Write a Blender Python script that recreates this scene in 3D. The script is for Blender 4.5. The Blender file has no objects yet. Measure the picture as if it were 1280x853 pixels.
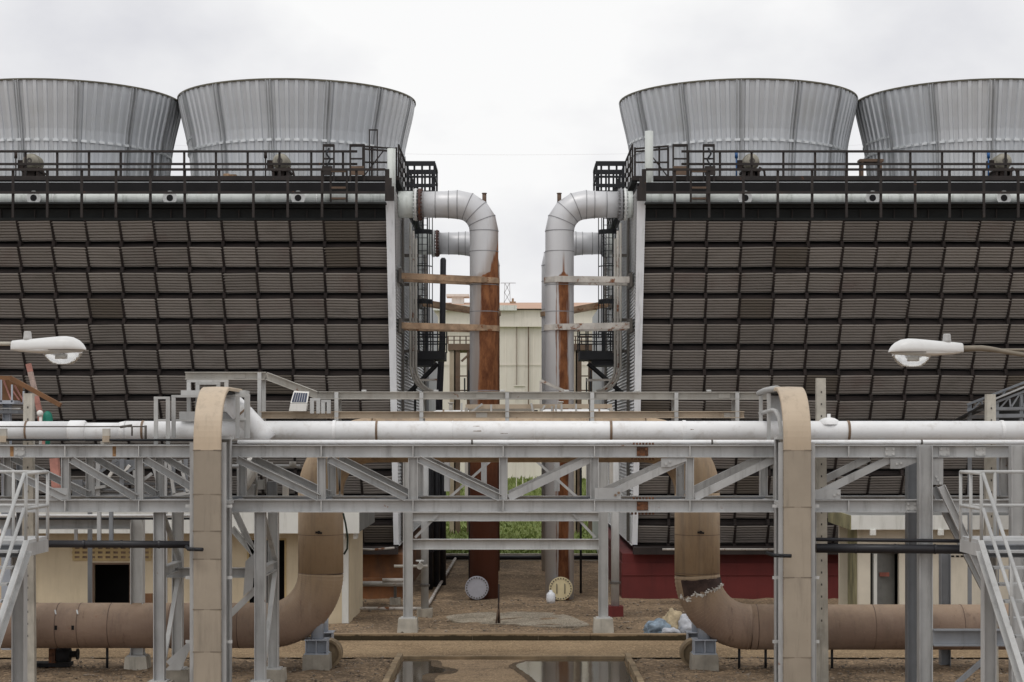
import bpy, math, random
from mathutils import Vector, Matrix
random.seed(7)
sc = bpy.context.scene
COL = sc.collection
F, CX, CY, CZ = 2200.0, 643.0, 541.0, 7.19      # survey of the place: focal length (in photo pixels), vanishing point, eye height

def X(px, D): return (px - CX) * D / F
def Z(py, D): return CZ - (py - CY) * D / F
def PT(px, py, D): return Vector((X(px, D), D, Z(py, D)))

# ------------------------------------------------------------------ materials
class NT:
    def __init__(self, name):
        self.m = bpy.data.materials.new(name); self.m.use_nodes = True
        self.t = self.m.node_tree; self.n = self.t.nodes; self.l = self.t.links
        self.b = self.n['Principled BSDF']
        self.tc = self.n.new('ShaderNodeTexCoord')
        self.oi = self.n.new('ShaderNodeObjectInfo')
        self.obj = self.tc.outputs['Object']
    def put(self, sock, v):
        if hasattr(v, 'is_linked'): self.l.new(v, sock)
        else: sock.default_value = v
    def math(self, op, a, b=0.0, clamp=False):
        x = self.n.new('ShaderNodeMath'); x.operation = op; x.use_clamp = clamp
        self.put(x.inputs[0], a); self.put(x.inputs[1], b); return x.outputs[0]
    def vec(self, scale=(1, 1, 1), src=None, rnd=True):
        x = self.n.new('ShaderNodeMapping'); x.inputs['Scale'].default_value = scale
        self.l.new(src or self.obj, x.inputs['Vector'])
        if rnd:
            c = self.n.new('ShaderNodeCombineXYZ')
            r = self.math('MULTIPLY', self.oi.outputs['Random'], 37.0)
            for i in range(3): self.l.new(r, c.inputs[i])
            self.l.new(c.outputs[0], x.inputs['Location'])
        return x.outputs[0]
    def sep(self):
        x = self.n.new('ShaderNodeSeparateXYZ'); self.l.new(self.obj, x.inputs[0]); return x.outputs
    def noise(self, vec, scale, detail=4.0, rough=0.6):
        x = self.n.new('ShaderNodeTexNoise'); x.inputs['Scale'].default_value = scale
        x.inputs['Detail'].default_value = detail; x.inputs['Roughness'].default_value = rough
        self.l.new(vec, x.inputs['Vector']); return x.outputs['Fac']
    def voro(self, vec, scale, out='Distance'):
        x = self.n.new('ShaderNodeTexVoronoi'); x.inputs['Scale'].default_value = scale
        self.l.new(vec, x.inputs['Vector']); return x.outputs[out]
    def white(self, vec):
        x = self.n.new('ShaderNodeTexWhiteNoise'); self.l.new(vec, x.inputs['Vector']); return x.outputs['Value']
    def ramp(self, v, a, b, c=0.0, d=1.0):
        x = self.n.new('ShaderNodeMapRange'); x.interpolation_type = 'SMOOTHSTEP'
        self.put(x.inputs[0], v)
        for i, k in enumerate((a, b, c, d)): x.inputs[i + 1].default_value = k
        return x.outputs[0]
    def lin(self, v, a, b, c=0.0, d=1.0):
        x = self.n.new('ShaderNodeMapRange'); self.put(x.inputs[0], v)
        for i, k in enumerate((a, b, c, d)): x.inputs[i + 1].default_value = k
        return x.outputs[0]
    def mix(self, f, a, b, mode='MIX'):
        x = self.n.new('ShaderNodeMix'); x.data_type = 'RGBA'; x.blend_type = mode
        self.put(x.inputs[0], f)
        for s, v in ((x.inputs[6], a), (x.inputs[7], b)):
            if hasattr(v, 'is_linked'): self.l.new(v, s)
            else: s.default_value = (v[0], v[1], v[2], 1)
        return x.outputs[2]
    def bump(self, h, strength, dist=0.02):
        x = self.n.new('ShaderNodeBump'); x.inputs['Strength'].default_value = strength
        x.inputs['Distance'].default_value = dist
        self.l.new(h, x.inputs['Height']); self.l.new(x.outputs[0], self.b.inputs['Normal'])
    def done(self, col, rough=0.6, metal=0.0, spec=0.4):
        self.put(self.b.inputs['Base Color'], col if hasattr(col, 'is_linked') else (*col, 1))
        self.put(self.b.inputs['Roughness'], rough); self.put(self.b.inputs['Metallic'], metal)
        self.b.inputs['Specular IOR Level'].default_value = spec
        return self.m

def scl(c, k): return tuple(min(1.0, v * k) for v in c)

RUST = (0.13, 0.045, 0.018)
def mat(name, col, rough=0.6, metal=0.0, var=0.18, scale=1.2, rust=0.0, grime=0.25, streak=True, bump=0.1,
        grimecol=(0.07, 0.06, 0.05), spec=0.4):
    n = NT(name)
    v = n.vec()
    a = n.noise(v, scale, 5)
    c = n.mix(n.ramp(a, 0.3, 0.7), scl(col, 1 - var), scl(col, 1 + var))
    sv = n.vec((1, 1, 0.12)) if streak else v
    g = n.noise(sv, 3.5, 6, 0.65)
    c = n.mix(n.math('MULTIPLY', n.ramp(g, 0.48, 0.78), grime), c, grimecol)
    r = n.lin(a, 0, 1, max(0.05, rough - 0.12), min(1, rough + 0.12))
    if rust > 0:
        q = n.noise(v, 2.3, 8, 0.72)
        f = n.ramp(q, 0.72 - 0.3 * rust, 0.80 - 0.3 * rust)
        rc = n.mix(n.noise(v, 9, 4), RUST, (0.25, 0.10, 0.04))
        c = n.mix(f, c, rc)
        r = n.math('MAXIMUM', r, n.math('MULTIPLY', f, 0.85))
    k = n.lin(n.oi.outputs['Random'], 0, 1, 0.93, 1.07)
    h = n.n.new('ShaderNodeHueSaturation'); n.l.new(c, h.inputs['Color']); n.l.new(k, h.inputs['Value'])
    if bump > 0: n.bump(n.noise(v, 22, 5), bump, 0.01)
    return n.done(h.outputs[0], r, metal, spec)

MT = {}
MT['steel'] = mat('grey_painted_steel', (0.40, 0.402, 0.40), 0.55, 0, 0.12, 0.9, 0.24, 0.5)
MT['steel_pale'] = mat('pale_grey_steel', (0.50, 0.50, 0.49), 0.5, 0, 0.1, 0.9, 0.12, 0.35)  # paler grey for the lighter steel members
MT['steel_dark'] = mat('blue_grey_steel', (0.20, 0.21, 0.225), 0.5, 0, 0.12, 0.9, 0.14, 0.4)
MT['rail'] = mat('dull_brown_black_rail', (0.027, 0.021, 0.019), 0.7, 0, 0.35, 1.5, 0.3, 0.1)
MT['rail_grey'] = mat('pale_railing_paint', (0.45, 0.45, 0.44), 0.5, 0, 0.12, 1.2, 0.1, 0.3)
MT['black'] = mat('black_steel', (0.014, 0.015, 0.018), 0.6, 0, 0.3, 1.0, 0.08, 0.0)
MT['blackpipe'] = mat('black_pipe', (0.018, 0.018, 0.022), 0.45, 0, 0.3, 1.0, 0.0, 0.0)
MT['header'] = mat('dark_header_timber', (0.018, 0.02, 0.02), 0.8, 0, 0.3, 1.0, 0.06, 0.0)
MT['girt'] = mat('dark_stained_timber', (0.026, 0.019, 0.017), 0.85, 0, 0.35, 1.0, 0.1, 0.0)
MT['casing'] = mat('dark_fill_and_shade', (0.012, 0.011, 0.012), 0.9, 0, 0.3, 1.0, 0.0, 0.0)  # near-black fill, also painting shade under fan deck and canopy
MT['trim'] = mat('white_corner_trim', (0.76, 0.77, 0.79), 0.5, 0, 0.06, 0.8, 0.02, 0.35)
MT['endwall'] = mat('pale_grey_siding', (0.82, 0.83, 0.84), 0.55, 0, 0.1, 0.6, 0.02, 0.35)
MT['panel'] = mat('plain_grey_panel', (0.42, 0.43, 0.45), 0.55, 0, 0.1, 0.4, 0.02, 0.4)
MT['distpipe'] = mat('pale_green_grey_pipe', (0.66, 0.69, 0.66), 0.5, 0, 0.12, 0.7, 0.03, 0.55, grimecol=(0.16, 0.18, 0.14))
MT['flange'] = mat('white_flange', (0.66, 0.67, 0.66), 0.5, 0, 0.1, 2, 0.1, 0.3)
MT['whitepipe'] = mat('white_clad_pipe', (0.80, 0.80, 0.80), 0.42, 0, 0.05, 0.7, 0.12, 0.34, streak=False, grimecol=(0.34, 0.28, 0.22))
MT['band'] = mat('brown_pipe_band', (0.22, 0.15, 0.10), 0.6, 0, 0.3, 3, 0.3, 0.2)
MT['duct'] = mat('lit_beige_duct_cladding', (0.52, 0.42, 0.31), 0.5, 0, 0.08, 0.5, 0.02, 0.35)  # beige sheet, raised brighter to paint light on the upward-facing bend
MT['duct_dull'] = mat('grey_beige_duct_cladding', (0.33, 0.28, 0.22), 0.55, 0, 0.1, 0.5, 0.02, 0.4)
MT['seam'] = mat('dark_seam', (0.10, 0.09, 0.08), 0.7, 0, 0.2, 2, 0, 0)
MT['riserseam'] = mat('pipe_seam_strip', (0.26, 0.26, 0.27), 0.5, 0, 0.2, 2, 0.1, 0)
MT['rustbeam'] = mat('rusty_beam', (0.33, 0.225, 0.145), 0.8, 0, 0.35, 2.2, 0.5, 0.5, grimecol=(0.12, 0.06, 0.03))
MT['rustpale'] = mat('pale_rusty_beam', (0.50, 0.47, 0.43), 0.75, 0, 0.2, 1.3, 0.6, 0.3)
MT['redbolt'] = mat('red_rust_flange', (0.095, 0.05, 0.042), 0.8, 0, 0.4, 6, 0.5, 0.2)
MT['concrete'] = mat('weathered_concrete', (0.34, 0.31, 0.26), 0.9, 0, 0.22, 1.6, 0, 0.6, bump=0.3)
MT['concrete_pale'] = mat('pale_concrete', (0.46, 0.43, 0.37), 0.9, 0, 0.2, 1.6, 0, 0.6, bump=0.3)
MT['kerb'] = mat('sandy_kerb', (0.30, 0.225, 0.14), 0.9, 0, 0.3, 1.2, 0, 0.5, bump=0.4, grimecol=(0.10, 0.075, 0.045))
MT['redwall'] = mat('dark_red_basin_paint', (0.135, 0.022, 0.02), 0.7, 0, 0.15, 0.6, 0, 0.35, grimecol=(0.05, 0.012, 0.01))
MT['rustwall'] = mat('rust_stained_basin', (0.20, 0.085, 0.035), 0.8, 0, 0.35, 0.8, 0.35, 0.5)
MT['cream'] = mat('cream_plaster', (0.66, 0.56, 0.40), 0.9, 0, 0.08, 0.5, 0, 0.3, bump=0.15, grimecol=(0.38, 0.30, 0.18))
MT['creamwhite'] = mat('off_white_plaster', (0.70, 0.64, 0.53), 0.9, 0, 0.08, 0.5, 0, 0.3, bump=0.15, grimecol=(0.36, 0.32, 0.22))
MT['green_stain'] = mat('mould_stained_plaster', (0.28, 0.26, 0.15), 0.9, 0, 0.4, 0.7, 0, 0.8, bump=0.2, grimecol=(0.09, 0.11, 0.06))
MT['fascia'] = mat('white_fascia', (0.74, 0.74, 0.70), 0.8, 0, 0.06, 0.6, 0, 0.4, grimecol=(0.3, 0.3, 0.24))
MT['roofgrey'] = mat('grey_flat_roof', (0.2, 0.2, 0.19), 0.9, 0, 0.2, 0.5, 0, 0.3)
MT['tan_block'] = mat('tan_vent_block', (0.50, 0.38, 0.20), 0.9, 0, 0.1, 1, 0, 0.2)
MT['door_grey'] = mat('dented_grey_door', (0.15, 0.15, 0.14), 0.5, 0, 0.25, 0.9, 0.25, 0.3)
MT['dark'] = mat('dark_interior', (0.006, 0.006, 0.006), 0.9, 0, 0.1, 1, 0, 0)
MT['hall'] = mat('pale_cream_cladding', (0.78, 0.72, 0.64), 0.7, 0, 0.05, 0.08, 0, 0.25, grimecol=(0.5, 0.46, 0.36))  # cream lightened to paint in the haze of distance
MT['hallband'] = mat('pale_concrete_band', (0.78, 0.72, 0.65), 0.8, 0, 0.06, 0.08, 0, 0.4, grimecol=(0.4, 0.37, 0.3))
MT['hallroof'] = mat('faded_terracotta_roof', (0.48, 0.31, 0.22), 0.8, 0, 0.12, 0.1, 0, 0.2)
MT['motor'] = mat('pale_motor_housing', (0.29, 0.27, 0.22), 0.6, 0, 0.2, 3, 0.2, 0.4)
MT['motorbase'] = mat('dark_brown_motor_base', (0.035, 0.024, 0.02), 0.8, 0, 0.4, 3, 0.35, 0.1)
MT['blue'] = mat('blue_plastic', (0.02, 0.10, 0.28), 0.4, 0, 0.1, 2, 0, 0)
MT['clip'] = mat('bright_clip_metal', (0.66, 0.68, 0.69), 0.45, 0.2, 0.1, 2, 0, 0.1)
MT['stackrim'] = mat('dark_rim_angle', (0.12, 0.11, 0.08), 0.7, 0, 0.2, 1, 0.1, 0)
MT['stackseam'] = mat('grey_seam_strip', (0.42, 0.43, 0.44), 0.5, 0.4, 0.12, 0.8, 0, 0.25)
MT['lamp'] = mat('white_lamp_enamel', (0.74, 0.74, 0.73), 0.35, 0, 0.04, 3, 0, 0.18, streak=False, grimecol=(0.3, 0.27, 0.22))
MT['lamparm'] = mat('weathered_lamp_arm', (0.22, 0.19, 0.15), 0.6, 0.2, 0.2, 3, 0.25, 0.2)
MT['photocell'] = mat('grey_photocell', (0.42, 0.41, 0.40), 0.4, 0, 0.1, 6, 0, 0.2)
MT['stand'] = mat('light_blue_grey_stand', (0.40, 0.43, 0.48), 0.5, 0, 0.08, 1.5, 0.08, 0.3)
MT['tray'] = mat('cable_tray_paint', (0.44, 0.42, 0.38), 0.55, 0, 0.12, 0.9, 0.28, 0.35, grimecol=(0.2, 0.14, 0.09))
MT['tray_tan'] = mat('tan_stained_tray', (0.44, 0.36, 0.27), 0.6, 0, 0.14, 0.7, 0.3, 0.4, grimecol=(0.22, 0.13, 0.07))
MT['boom_rust'] = mat('orange_brown_beam', (0.19, 0.095, 0.045), 0.8, 0, 0.25, 1.2, 0.2, 0.2)
MT['pinkpaint'] = mat('faded_red_paint', (0.45, 0.21, 0.17), 0.7, 0, 0.3, 2, 0.15, 0.2)
MT['green'] = mat('teal_green_paint', (0.01, 0.19, 0.13), 0.5, 0, 0.1, 2, 0, 0)
MT['whitepaint'] = mat('white_paint', (0.74, 0.72, 0.68), 0.6, 0, 0.06, 3, 0, 0.2)
MT['jug'] = mat('white_plastic', (0.78, 0.80, 0.84), 0.4, 0, 0.03, 3, 0, 0.05)
MT['creamflange'] = mat('cream_blind_flange', (0.64, 0.55, 0.34), 0.6, 0, 0.06, 4, 0.05, 0.15)
MT['greyflange'] = mat('grey_blind_flange', (0.36, 0.36, 0.40), 0.6, 0, 0.06, 4, 0.02, 0.15)
MT['brownframe'] = mat('brown_steel_frame', (0.15, 0.10, 0.07), 0.8, 0, 0.3, 0.5, 0.3, 0.2)
MT['bagblue'] = mat('blue_grey_plastic_sack', (0.21, 0.27, 0.33), 0.5, 0, 0.4, 5, 0, 0.5, streak=False, bump=0.6)
MT['bagtan'] = mat('tan_woven_sack', (0.42, 0.34, 0.22), 0.8, 0, 0.25, 6, 0, 0.5, streak=False, bump=0.6)
MT['bagwhite'] = mat('dirty_white_plastic_sack', (0.40, 0.41, 0.44), 0.5, 0, 0.25, 6, 0, 0.6, streak=False, bump=0.6, grimecol=(0.12, 0.15, 0.2))
MT['solar'] = mat('blue_solar_glass', (0.03, 0.04, 0.07), 0.15, 0, 0.2, 2, 0, 0)
MT['seam2'] = mat('brownish_joint', (0.20, 0.165, 0.125), 0.7, 0, 0.2, 2, 0, 0)
MT['pipejoint'] = mat('brown_joint_strip', (0.15, 0.10, 0.075), 0.7, 0, 0.2, 2, 0, 0)
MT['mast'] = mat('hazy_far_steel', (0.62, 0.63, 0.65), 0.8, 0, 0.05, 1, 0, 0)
MT['redrust'] = mat('dark_red_rust', (0.12, 0.055, 0.03), 0.85, 0, 0.5, 9, 0.6, 0.3)
MT['rustorange'] = mat('orange_rust_stain', (0.30, 0.17, 0.08), 0.85, 0, 0.4, 6, 0.3, 0.2)
MT['torn_dark'] = mat('bare_dark_pipe', (0.055, 0.035, 0.03), 0.9, 0, 0.4, 4, 0.2, 0.2)
MT['redpatch'] = mat('faded_red_patch', (0.22, 0.07, 0.05), 0.7, 0, 0.3, 6, 0, 0.4)
MT['pinkwhite'] = mat('worn_pinkish_white', (0.50, 0.38, 0.33), 0.7, 0, 0.2, 4, 0.1, 0.3)
MT['darkgreen'] = mat('dark_green_rubber', (0.02, 0.035, 0.02), 0.6, 0, 0.2, 4, 0, 0)
MT['stone'] = mat('mixed_stone', (0.22, 0.18, 0.14), 0.9, 0, 0.6, 2.2, 0, 0.2, streak=False)

def galvanised():
    n = NT('galvanised_stack_sheet')
    s = n.sep()
    ang = n.math('ADD', n.math('ARCTAN2', s[0], n.math('MULTIPLY', s[1], -1.0)), 2 * math.pi + .105)
    sec = n.math('FLOOR', n.math('MULTIPLY', ang, 13 / (2 * math.pi)))
    ph = n.math('FRACT', n.math('MULTIPLY', ang, 78 / (2 * math.pi)))
    c = n.n.new('ShaderNodeCombineXYZ'); n.l.new(sec, c.inputs[0]); n.l.new(n.oi.outputs['Random'], c.inputs[1])
    k = n.white(c.outputs[0])
    v = n.vec((1, 1, 0.15))
    a = n.noise(v, 1.2, 5, 0.6)
    base = n.mix(k, (0.60, 0.625, 0.655), (0.68, 0.69, 0.705))
    base = n.mix(n.math('MULTIPLY', n.ramp(a, 0.5, 0.8), 0.25), base, (0.5, 0.5, 0.5))
    trough_shade = n.math('MULTIPLY', n.ramp(n.math('ABSOLUTE', n.math('SUBTRACT', ph, 0.30)), 0.26, 0.16), n.lin(n.noise(v, 0.9, 4), .3, .7, .04, .30))
    base = n.mix(trough_shade, base, (0.40, 0.40, 0.40))      # troughs painted darker to deepen the shading of the ribs
    b = n.noise(n.vec(), 0.5, 4)
    base = n.mix(n.math('MULTIPLY', n.ramp(b, 0.5, 0.75), 0.22), base, (0.42, 0.41, 0.36))
    return n.done(base, n.lin(a, 0, 1, 0.42, 0.62), 0.4)
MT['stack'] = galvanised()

def louvre():
    n = NT('weathered_louvre_sheet')
    s = n.sep()
    pan = n.math('FLOOR', n.math('DIVIDE', s[0], 1.431))
    c = n.n.new('ShaderNodeCombineXYZ'); n.l.new(pan, c.inputs[0]); n.l.new(n.oi.outputs['Random'], c.inputs[1])
    k = n.white(c.outputs[0])
    v = n.vec((1, 2, 2))
    a = n.noise(v, 0.8, 6, 0.6)
    base = n.mix(k, (0.225, 0.203, 0.183), (0.295, 0.266, 0.24))
    base = n.mix(n.ramp(k, 0.955, 0.965), base, (0.15, 0.128, 0.105))
    base = n.mix(n.math('MULTIPLY', n.ramp(a, 0.48, 0.75), 0.45), base, (0.16, 0.145, 0.125))
    b = n.noise(n.vec(), 0.35, 5)
    base = n.mix(n.math('MULTIPLY', n.ramp(b, 0.55, 0.72), 0.35), base, (0.16, 0.095, 0.085))
    d = n.noise(n.vec((0.6, 1, 1)), 0.9, 7, 0.75)
    base = n.mix(n.math('MULTIPLY', n.ramp(d, 0.64, 0.74), 0.5), base, (0.11, 0.12, 0.08))
    e = n.noise(n.vec((2.2, 1, .5)), 1.3, 7, 0.75)
    base = n.mix(n.math('MULTIPLY', n.ramp(e, 0.70, 0.78), 0.55), base, (0.42, 0.40, 0.37))
    return n.done(base, 0.8, 0, 0.25)
MT['louvre'] = louvre()

def riser(name, mode):
    n = NT(name)
    s = n.sep()
    v = n.vec((1, 1, 0.07), rnd=False)
    st = n.noise(v, 5.0, 5, 0.65)
    base = n.mix(n.noise(n.vec((1, 1, .3)), 1.2, 5), (0.56, 0.56, 0.575), (0.68, 0.68, 0.69))
    base = n.mix(n.math('MULTIPLY', n.ramp(st, 0.55, 0.8), 0.3), base, (0.25, 0.22, 0.20))
    rc = n.mix(n.ramp(n.noise(n.vec((1.4, 1.4, .5)), 2.0, 7, 0.72), .32, .68), (0.115, 0.036, 0.014), (0.33, 0.135, 0.055))
    xs = n.math('ADD', s[0], n.math('MULTIPLY', n.math('SUBTRACT', st, 0.5), 0.42))
    if mode == 'left':      # rust runs down the outer side from the upper bracket and swallows the foot
        thr = n.math('ADD', n.math('ADD', n.lin(s[2], 8.8, 14.0, -0.27, -0.10), n.lin(s[2], 5.4, 8.2, -0.75, 0.0)), n.math('ADD', n.lin(s[2], 13.9, 14.1, 0.0, 0.36), n.lin(s[2], 14.1, 15.6, 0.0, 0.4)))
        f = n.ramp(n.math('SUBTRACT', xs, thr), -0.03, 0.06)
        g = n.ramp(n.math('SUBTRACT', n.math('ADD', xs, 0.42), thr), -0.1, 0.35)
        base = n.mix(n.math('MULTIPLY', g, 0.6), base, (0.27, 0.18, 0.12))
        rc = n.mix(n.ramp(s[2], 4.0, 8.5), n.mix(st, (0.085, 0.030, 0.016), (0.14, 0.042, 0.022)), rc)
    else:                   # one broad streak down the middle
        d = n.math('ABSOLUTE', n.math('SUBTRACT', s[0], 0.16))
        w = n.math('ADD', n.math('SUBTRACT', n.lin(s[2], 6, 12, 0.24, 0.20), n.lin(s[2], 13.9, 14.1, 0.0, 0.16)), n.math('MULTIPLY', n.math('SUBTRACT', st, 0.5), 0.30))
        f = n.math('MULTIPLY', n.ramp(n.math('SUBTRACT', w, d), -0.03, 0.05), n.ramp(s[2], 15.2, 14.0))
        d2 = n.math('ABSOLUTE', n.math('ADD', s[0], 0.15))
        f2 = n.math('MULTIPLY', n.ramp(n.math('SUBTRACT', n.lin(st, .3, .8, -0.02, 0.12), d2), 0.0, 0.03), n.ramp(s[2], 13.9, 13.2))
        f = n.math('MAXIMUM', f, n.math('MULTIPLY', f2, 0.8))
    front = n.ramp(s[1], 0.25, -0.05)
    if mode != 'left': f = n.math('MULTIPLY', f, front)
    base = n.mix(f, base, rc)
    return n.done(base, n.lin(f, 0, 1, 0.42, 0.85), n.lin(f, 0, 1, 0.25, 0.0))
MT['riser_l'] = riser('half_rusted_riser_cladding', 'left')
MT['riser_r'] = riser('rust_streaked_riser_cladding', 'right')

def brownpipe():
    n = NT('brown_steam_pipe_cladding')
    v = n.vec(rnd=False)
    s = n.sep()
    a = n.noise(v, 0.45, 5)
    base = n.mix(n.ramp(a, 0.35, 0.65), (0.275, 0.19, 0.145), (0.345, 0.245, 0.185))
    t = n.math('ADD', n.lin(s[2], 0.9, 3.2, 0, 1), n.math('MULTIPLY', n.math('SUBTRACT', n.noise(v, 0.8, 5), 0.5), 0.5))
    base = n.mix(n.ramp(t, 0.1, 0.9), base, (0.42, 0.305, 0.195))
    g = n.noise(n.vec((1.5, 1, .3), rnd=False), 1.6, 6, 0.7)
    base = n.mix(n.math('MULTIPLY', n.ramp(g, 0.46, 0.72), 0.6), base, (0.205, 0.15, 0.115))
    st = n.noise(n.vec((2.0, 2.0, .10), rnd=False), 1.5, 6, .65)
    base = n.mix(n.math('MULTIPLY', n.ramp(st, 0.5, 0.66), n.math('MULTIPLY', n.ramp(s[2], 1.6, 2.6), .5)), base, (0.24, 0.19, 0.145))
    st2 = n.noise(n.vec((3.2, 3.2, .05), rnd=False), 1.1, 3, .5)
    base = n.mix(n.math('MULTIPLY', n.ramp(st2, 0.55, 0.68), n.math('MULTIPLY', n.ramp(s[2], 1.6, 2.6), .4)), base, (0.47, 0.36, 0.25))
    sp = n.voro(v, 7.0)
    base = n.mix(n.math('MULTIPLY', n.ramp(sp, 0.12, 0.05), .5), base, (0.40, 0.33, 0.27))
    base = n.mix(n.math('MULTIPLY', n.ramp(n.noise(v, 2.2, 7, .75), 0.6, 0.72), 0.35), base, (0.30, 0.12, 0.07))
    dr = n.noise(n.vec((1.6, 1, .22), rnd=False), 2.6, 7, .72)
    base = n.mix(n.math('MULTIPLY', n.ramp(dr, 0.58, 0.70), 0.55), base, (0.155, 0.105, 0.075))
    base = n.mix(n.math('MULTIPLY', n.ramp(dr, 0.40, 0.30), 0.35), base, (0.44, 0.34, 0.26))
    hgt = n.math('ADD', n.math('MULTIPLY', n.noise(v, 1.7, 3), 1.6), n.math('MULTIPLY', n.noise(v, 9, 5), .3))
    n.bump(hgt, 0.35, 0.05)
    return n.done(base, n.lin(dr, .3, .7, .5, .8), 0, 0.35)
MT['brownpipe'] = brownpipe()

def ground_mat(name, c1, c2, c3, scale=0.35, grain=14, wet=0.0):
    n = NT(name)
    v = n.vec(rnd=False)
    a = n.noise(v, scale, 8, 0.62)
    base = n.mix(n.ramp(a, 0.36, 0.62), c1, c2)
    b = n.noise(n.vec((0.5, 1.6, 1), rnd=False), scale * 3.1, 8, 0.7)
    base = n.mix(n.math('MULTIPLY', n.ramp(b, 0.48, 0.66), 0.8), base, c3)
    pz = n.noise(v, scale * .8, 5, .55)
    base = n.mix(n.math('MULTIPLY', n.ramp(pz, 0.5, 0.62), 0.45), base, scl(c3, .8))
    g = n.voro(v, grain, 'Color')
    gs = n.n.new('ShaderNodeSeparateColor'); n.l.new(g, gs.inputs[0])
    base = n.mix(n.math('MULTIPLY', n.ramp(gs.outputs[0], 0.72, 0.95), 0.5), base, scl(c2, 2.0))
    base = n.mix(n.math('MULTIPLY', n.ramp(gs.outputs[1], 0.7, 0.95), 0.5), base, scl(c1, 0.4))
    h = n.math('ADD', n.math('MULTIPLY', n.voro(v, grain), 0.6), n.noise(v, 5, 8, 0.7))
    n.bump(h, 0.55, 0.06)
    r = 0.95 if not wet else n.lin(n.ramp(b, 0.5, 0.7), 0, 1, 0.95, 0.95 - wet)
    return n.done(base, r, 0, 0.25)
MT['dirt'] = ground_mat('brown_gravelly_dirt', (0.185, 0.132, 0.086), (0.29, 0.208, 0.132), (0.10, 0.072, 0.049))
MT['road'] = ground_mat('sandy_road', (0.27, 0.19, 0.112), (0.32, 0.232, 0.14), (0.21, 0.145, 0.085), 0.25, 20)
MT['lane'] = ground_mat('sandy_concrete_lane', (0.29, 0.205, 0.125), (0.36, 0.26, 0.165), (0.2, 0.145, 0.095), 0.4, 24)
MT['damp'] = ground_mat('damp_silt', (0.115, 0.082, 0.053), (0.16, 0.115, 0.073), (0.09, 0.064, 0.042), 0.5, 26, wet=0.5)
MT['pad'] = ground_mat('worn_concrete_pad', (0.30, 0.26, 0.20), (0.38, 0.33, 0.26), (0.2, 0.165, 0.12), 0.8, 24)
MT['lawn'] = ground_mat('green_turf', (0.12, 0.17, 0.04), (0.19, 0.24, 0.07), (0.13, 0.12, 0.05), 0.2, 12)
def water():
    n = NT('brown_puddle_water')
    v = n.vec((1, 0.6, 1), rnd=False)
    n.bump(n.noise(v, 3.5, 3), 0.05, 0.02)
    return n.done((0.10, 0.078, 0.054), 0.07, 0, 0.5)
MT['water'] = water()
def blade_mat():
    n = NT('grass_blades')
    a = n.noise(n.vec(rnd=False), 0.35, 5)
    c = n.mix(n.ramp(a, 0.35, 0.65), (0.15, 0.19, 0.05), (0.27, 0.31, 0.11))
    return n.done(c, 0.6, 0, 0.25)
MT['blade'] = blade_mat()
def glass():
    n = NT('prismatic_lamp_glass')
    n.b.inputs['Transmission Weight'].default_value = 0.88
    n.b.inputs['IOR'].default_value = 1.3
    n.bump(n.noise(n.vec((1, 1, .15)), 45, 2), 0.35, 0.01)
    return n.done((0.86, 0.86, 0.84), 0.08, 0, 0.7)
MT['glass'] = glass()

def mossy_kerb():
    n = NT('moss_faced_kerb')
    s = n.sep(); v = n.vec(rnd=False)
    base = n.mix(n.noise(v, 0.8, 6), (0.22, 0.16, 0.10), (0.36, 0.27, 0.175))
    f = n.math('ADD', s[2], n.math('MULTIPLY', n.math('SUBTRACT', n.noise(v, 1.7, 7, .7), .5), .22))
    moss = n.ramp(f, 0.225, 0.165)
    base = n.mix(n.math('MULTIPLY', moss, .92), base, n.mix(n.noise(v, 6, 4), (0.014, 0.012, 0.007), (0.05, 0.04, 0.022)))
    n.bump(n.noise(v, 12, 6), .4, .02)
    return n.done(base, .95, 0, .2)
MT['mosskerb'] = mossy_kerb()

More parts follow.
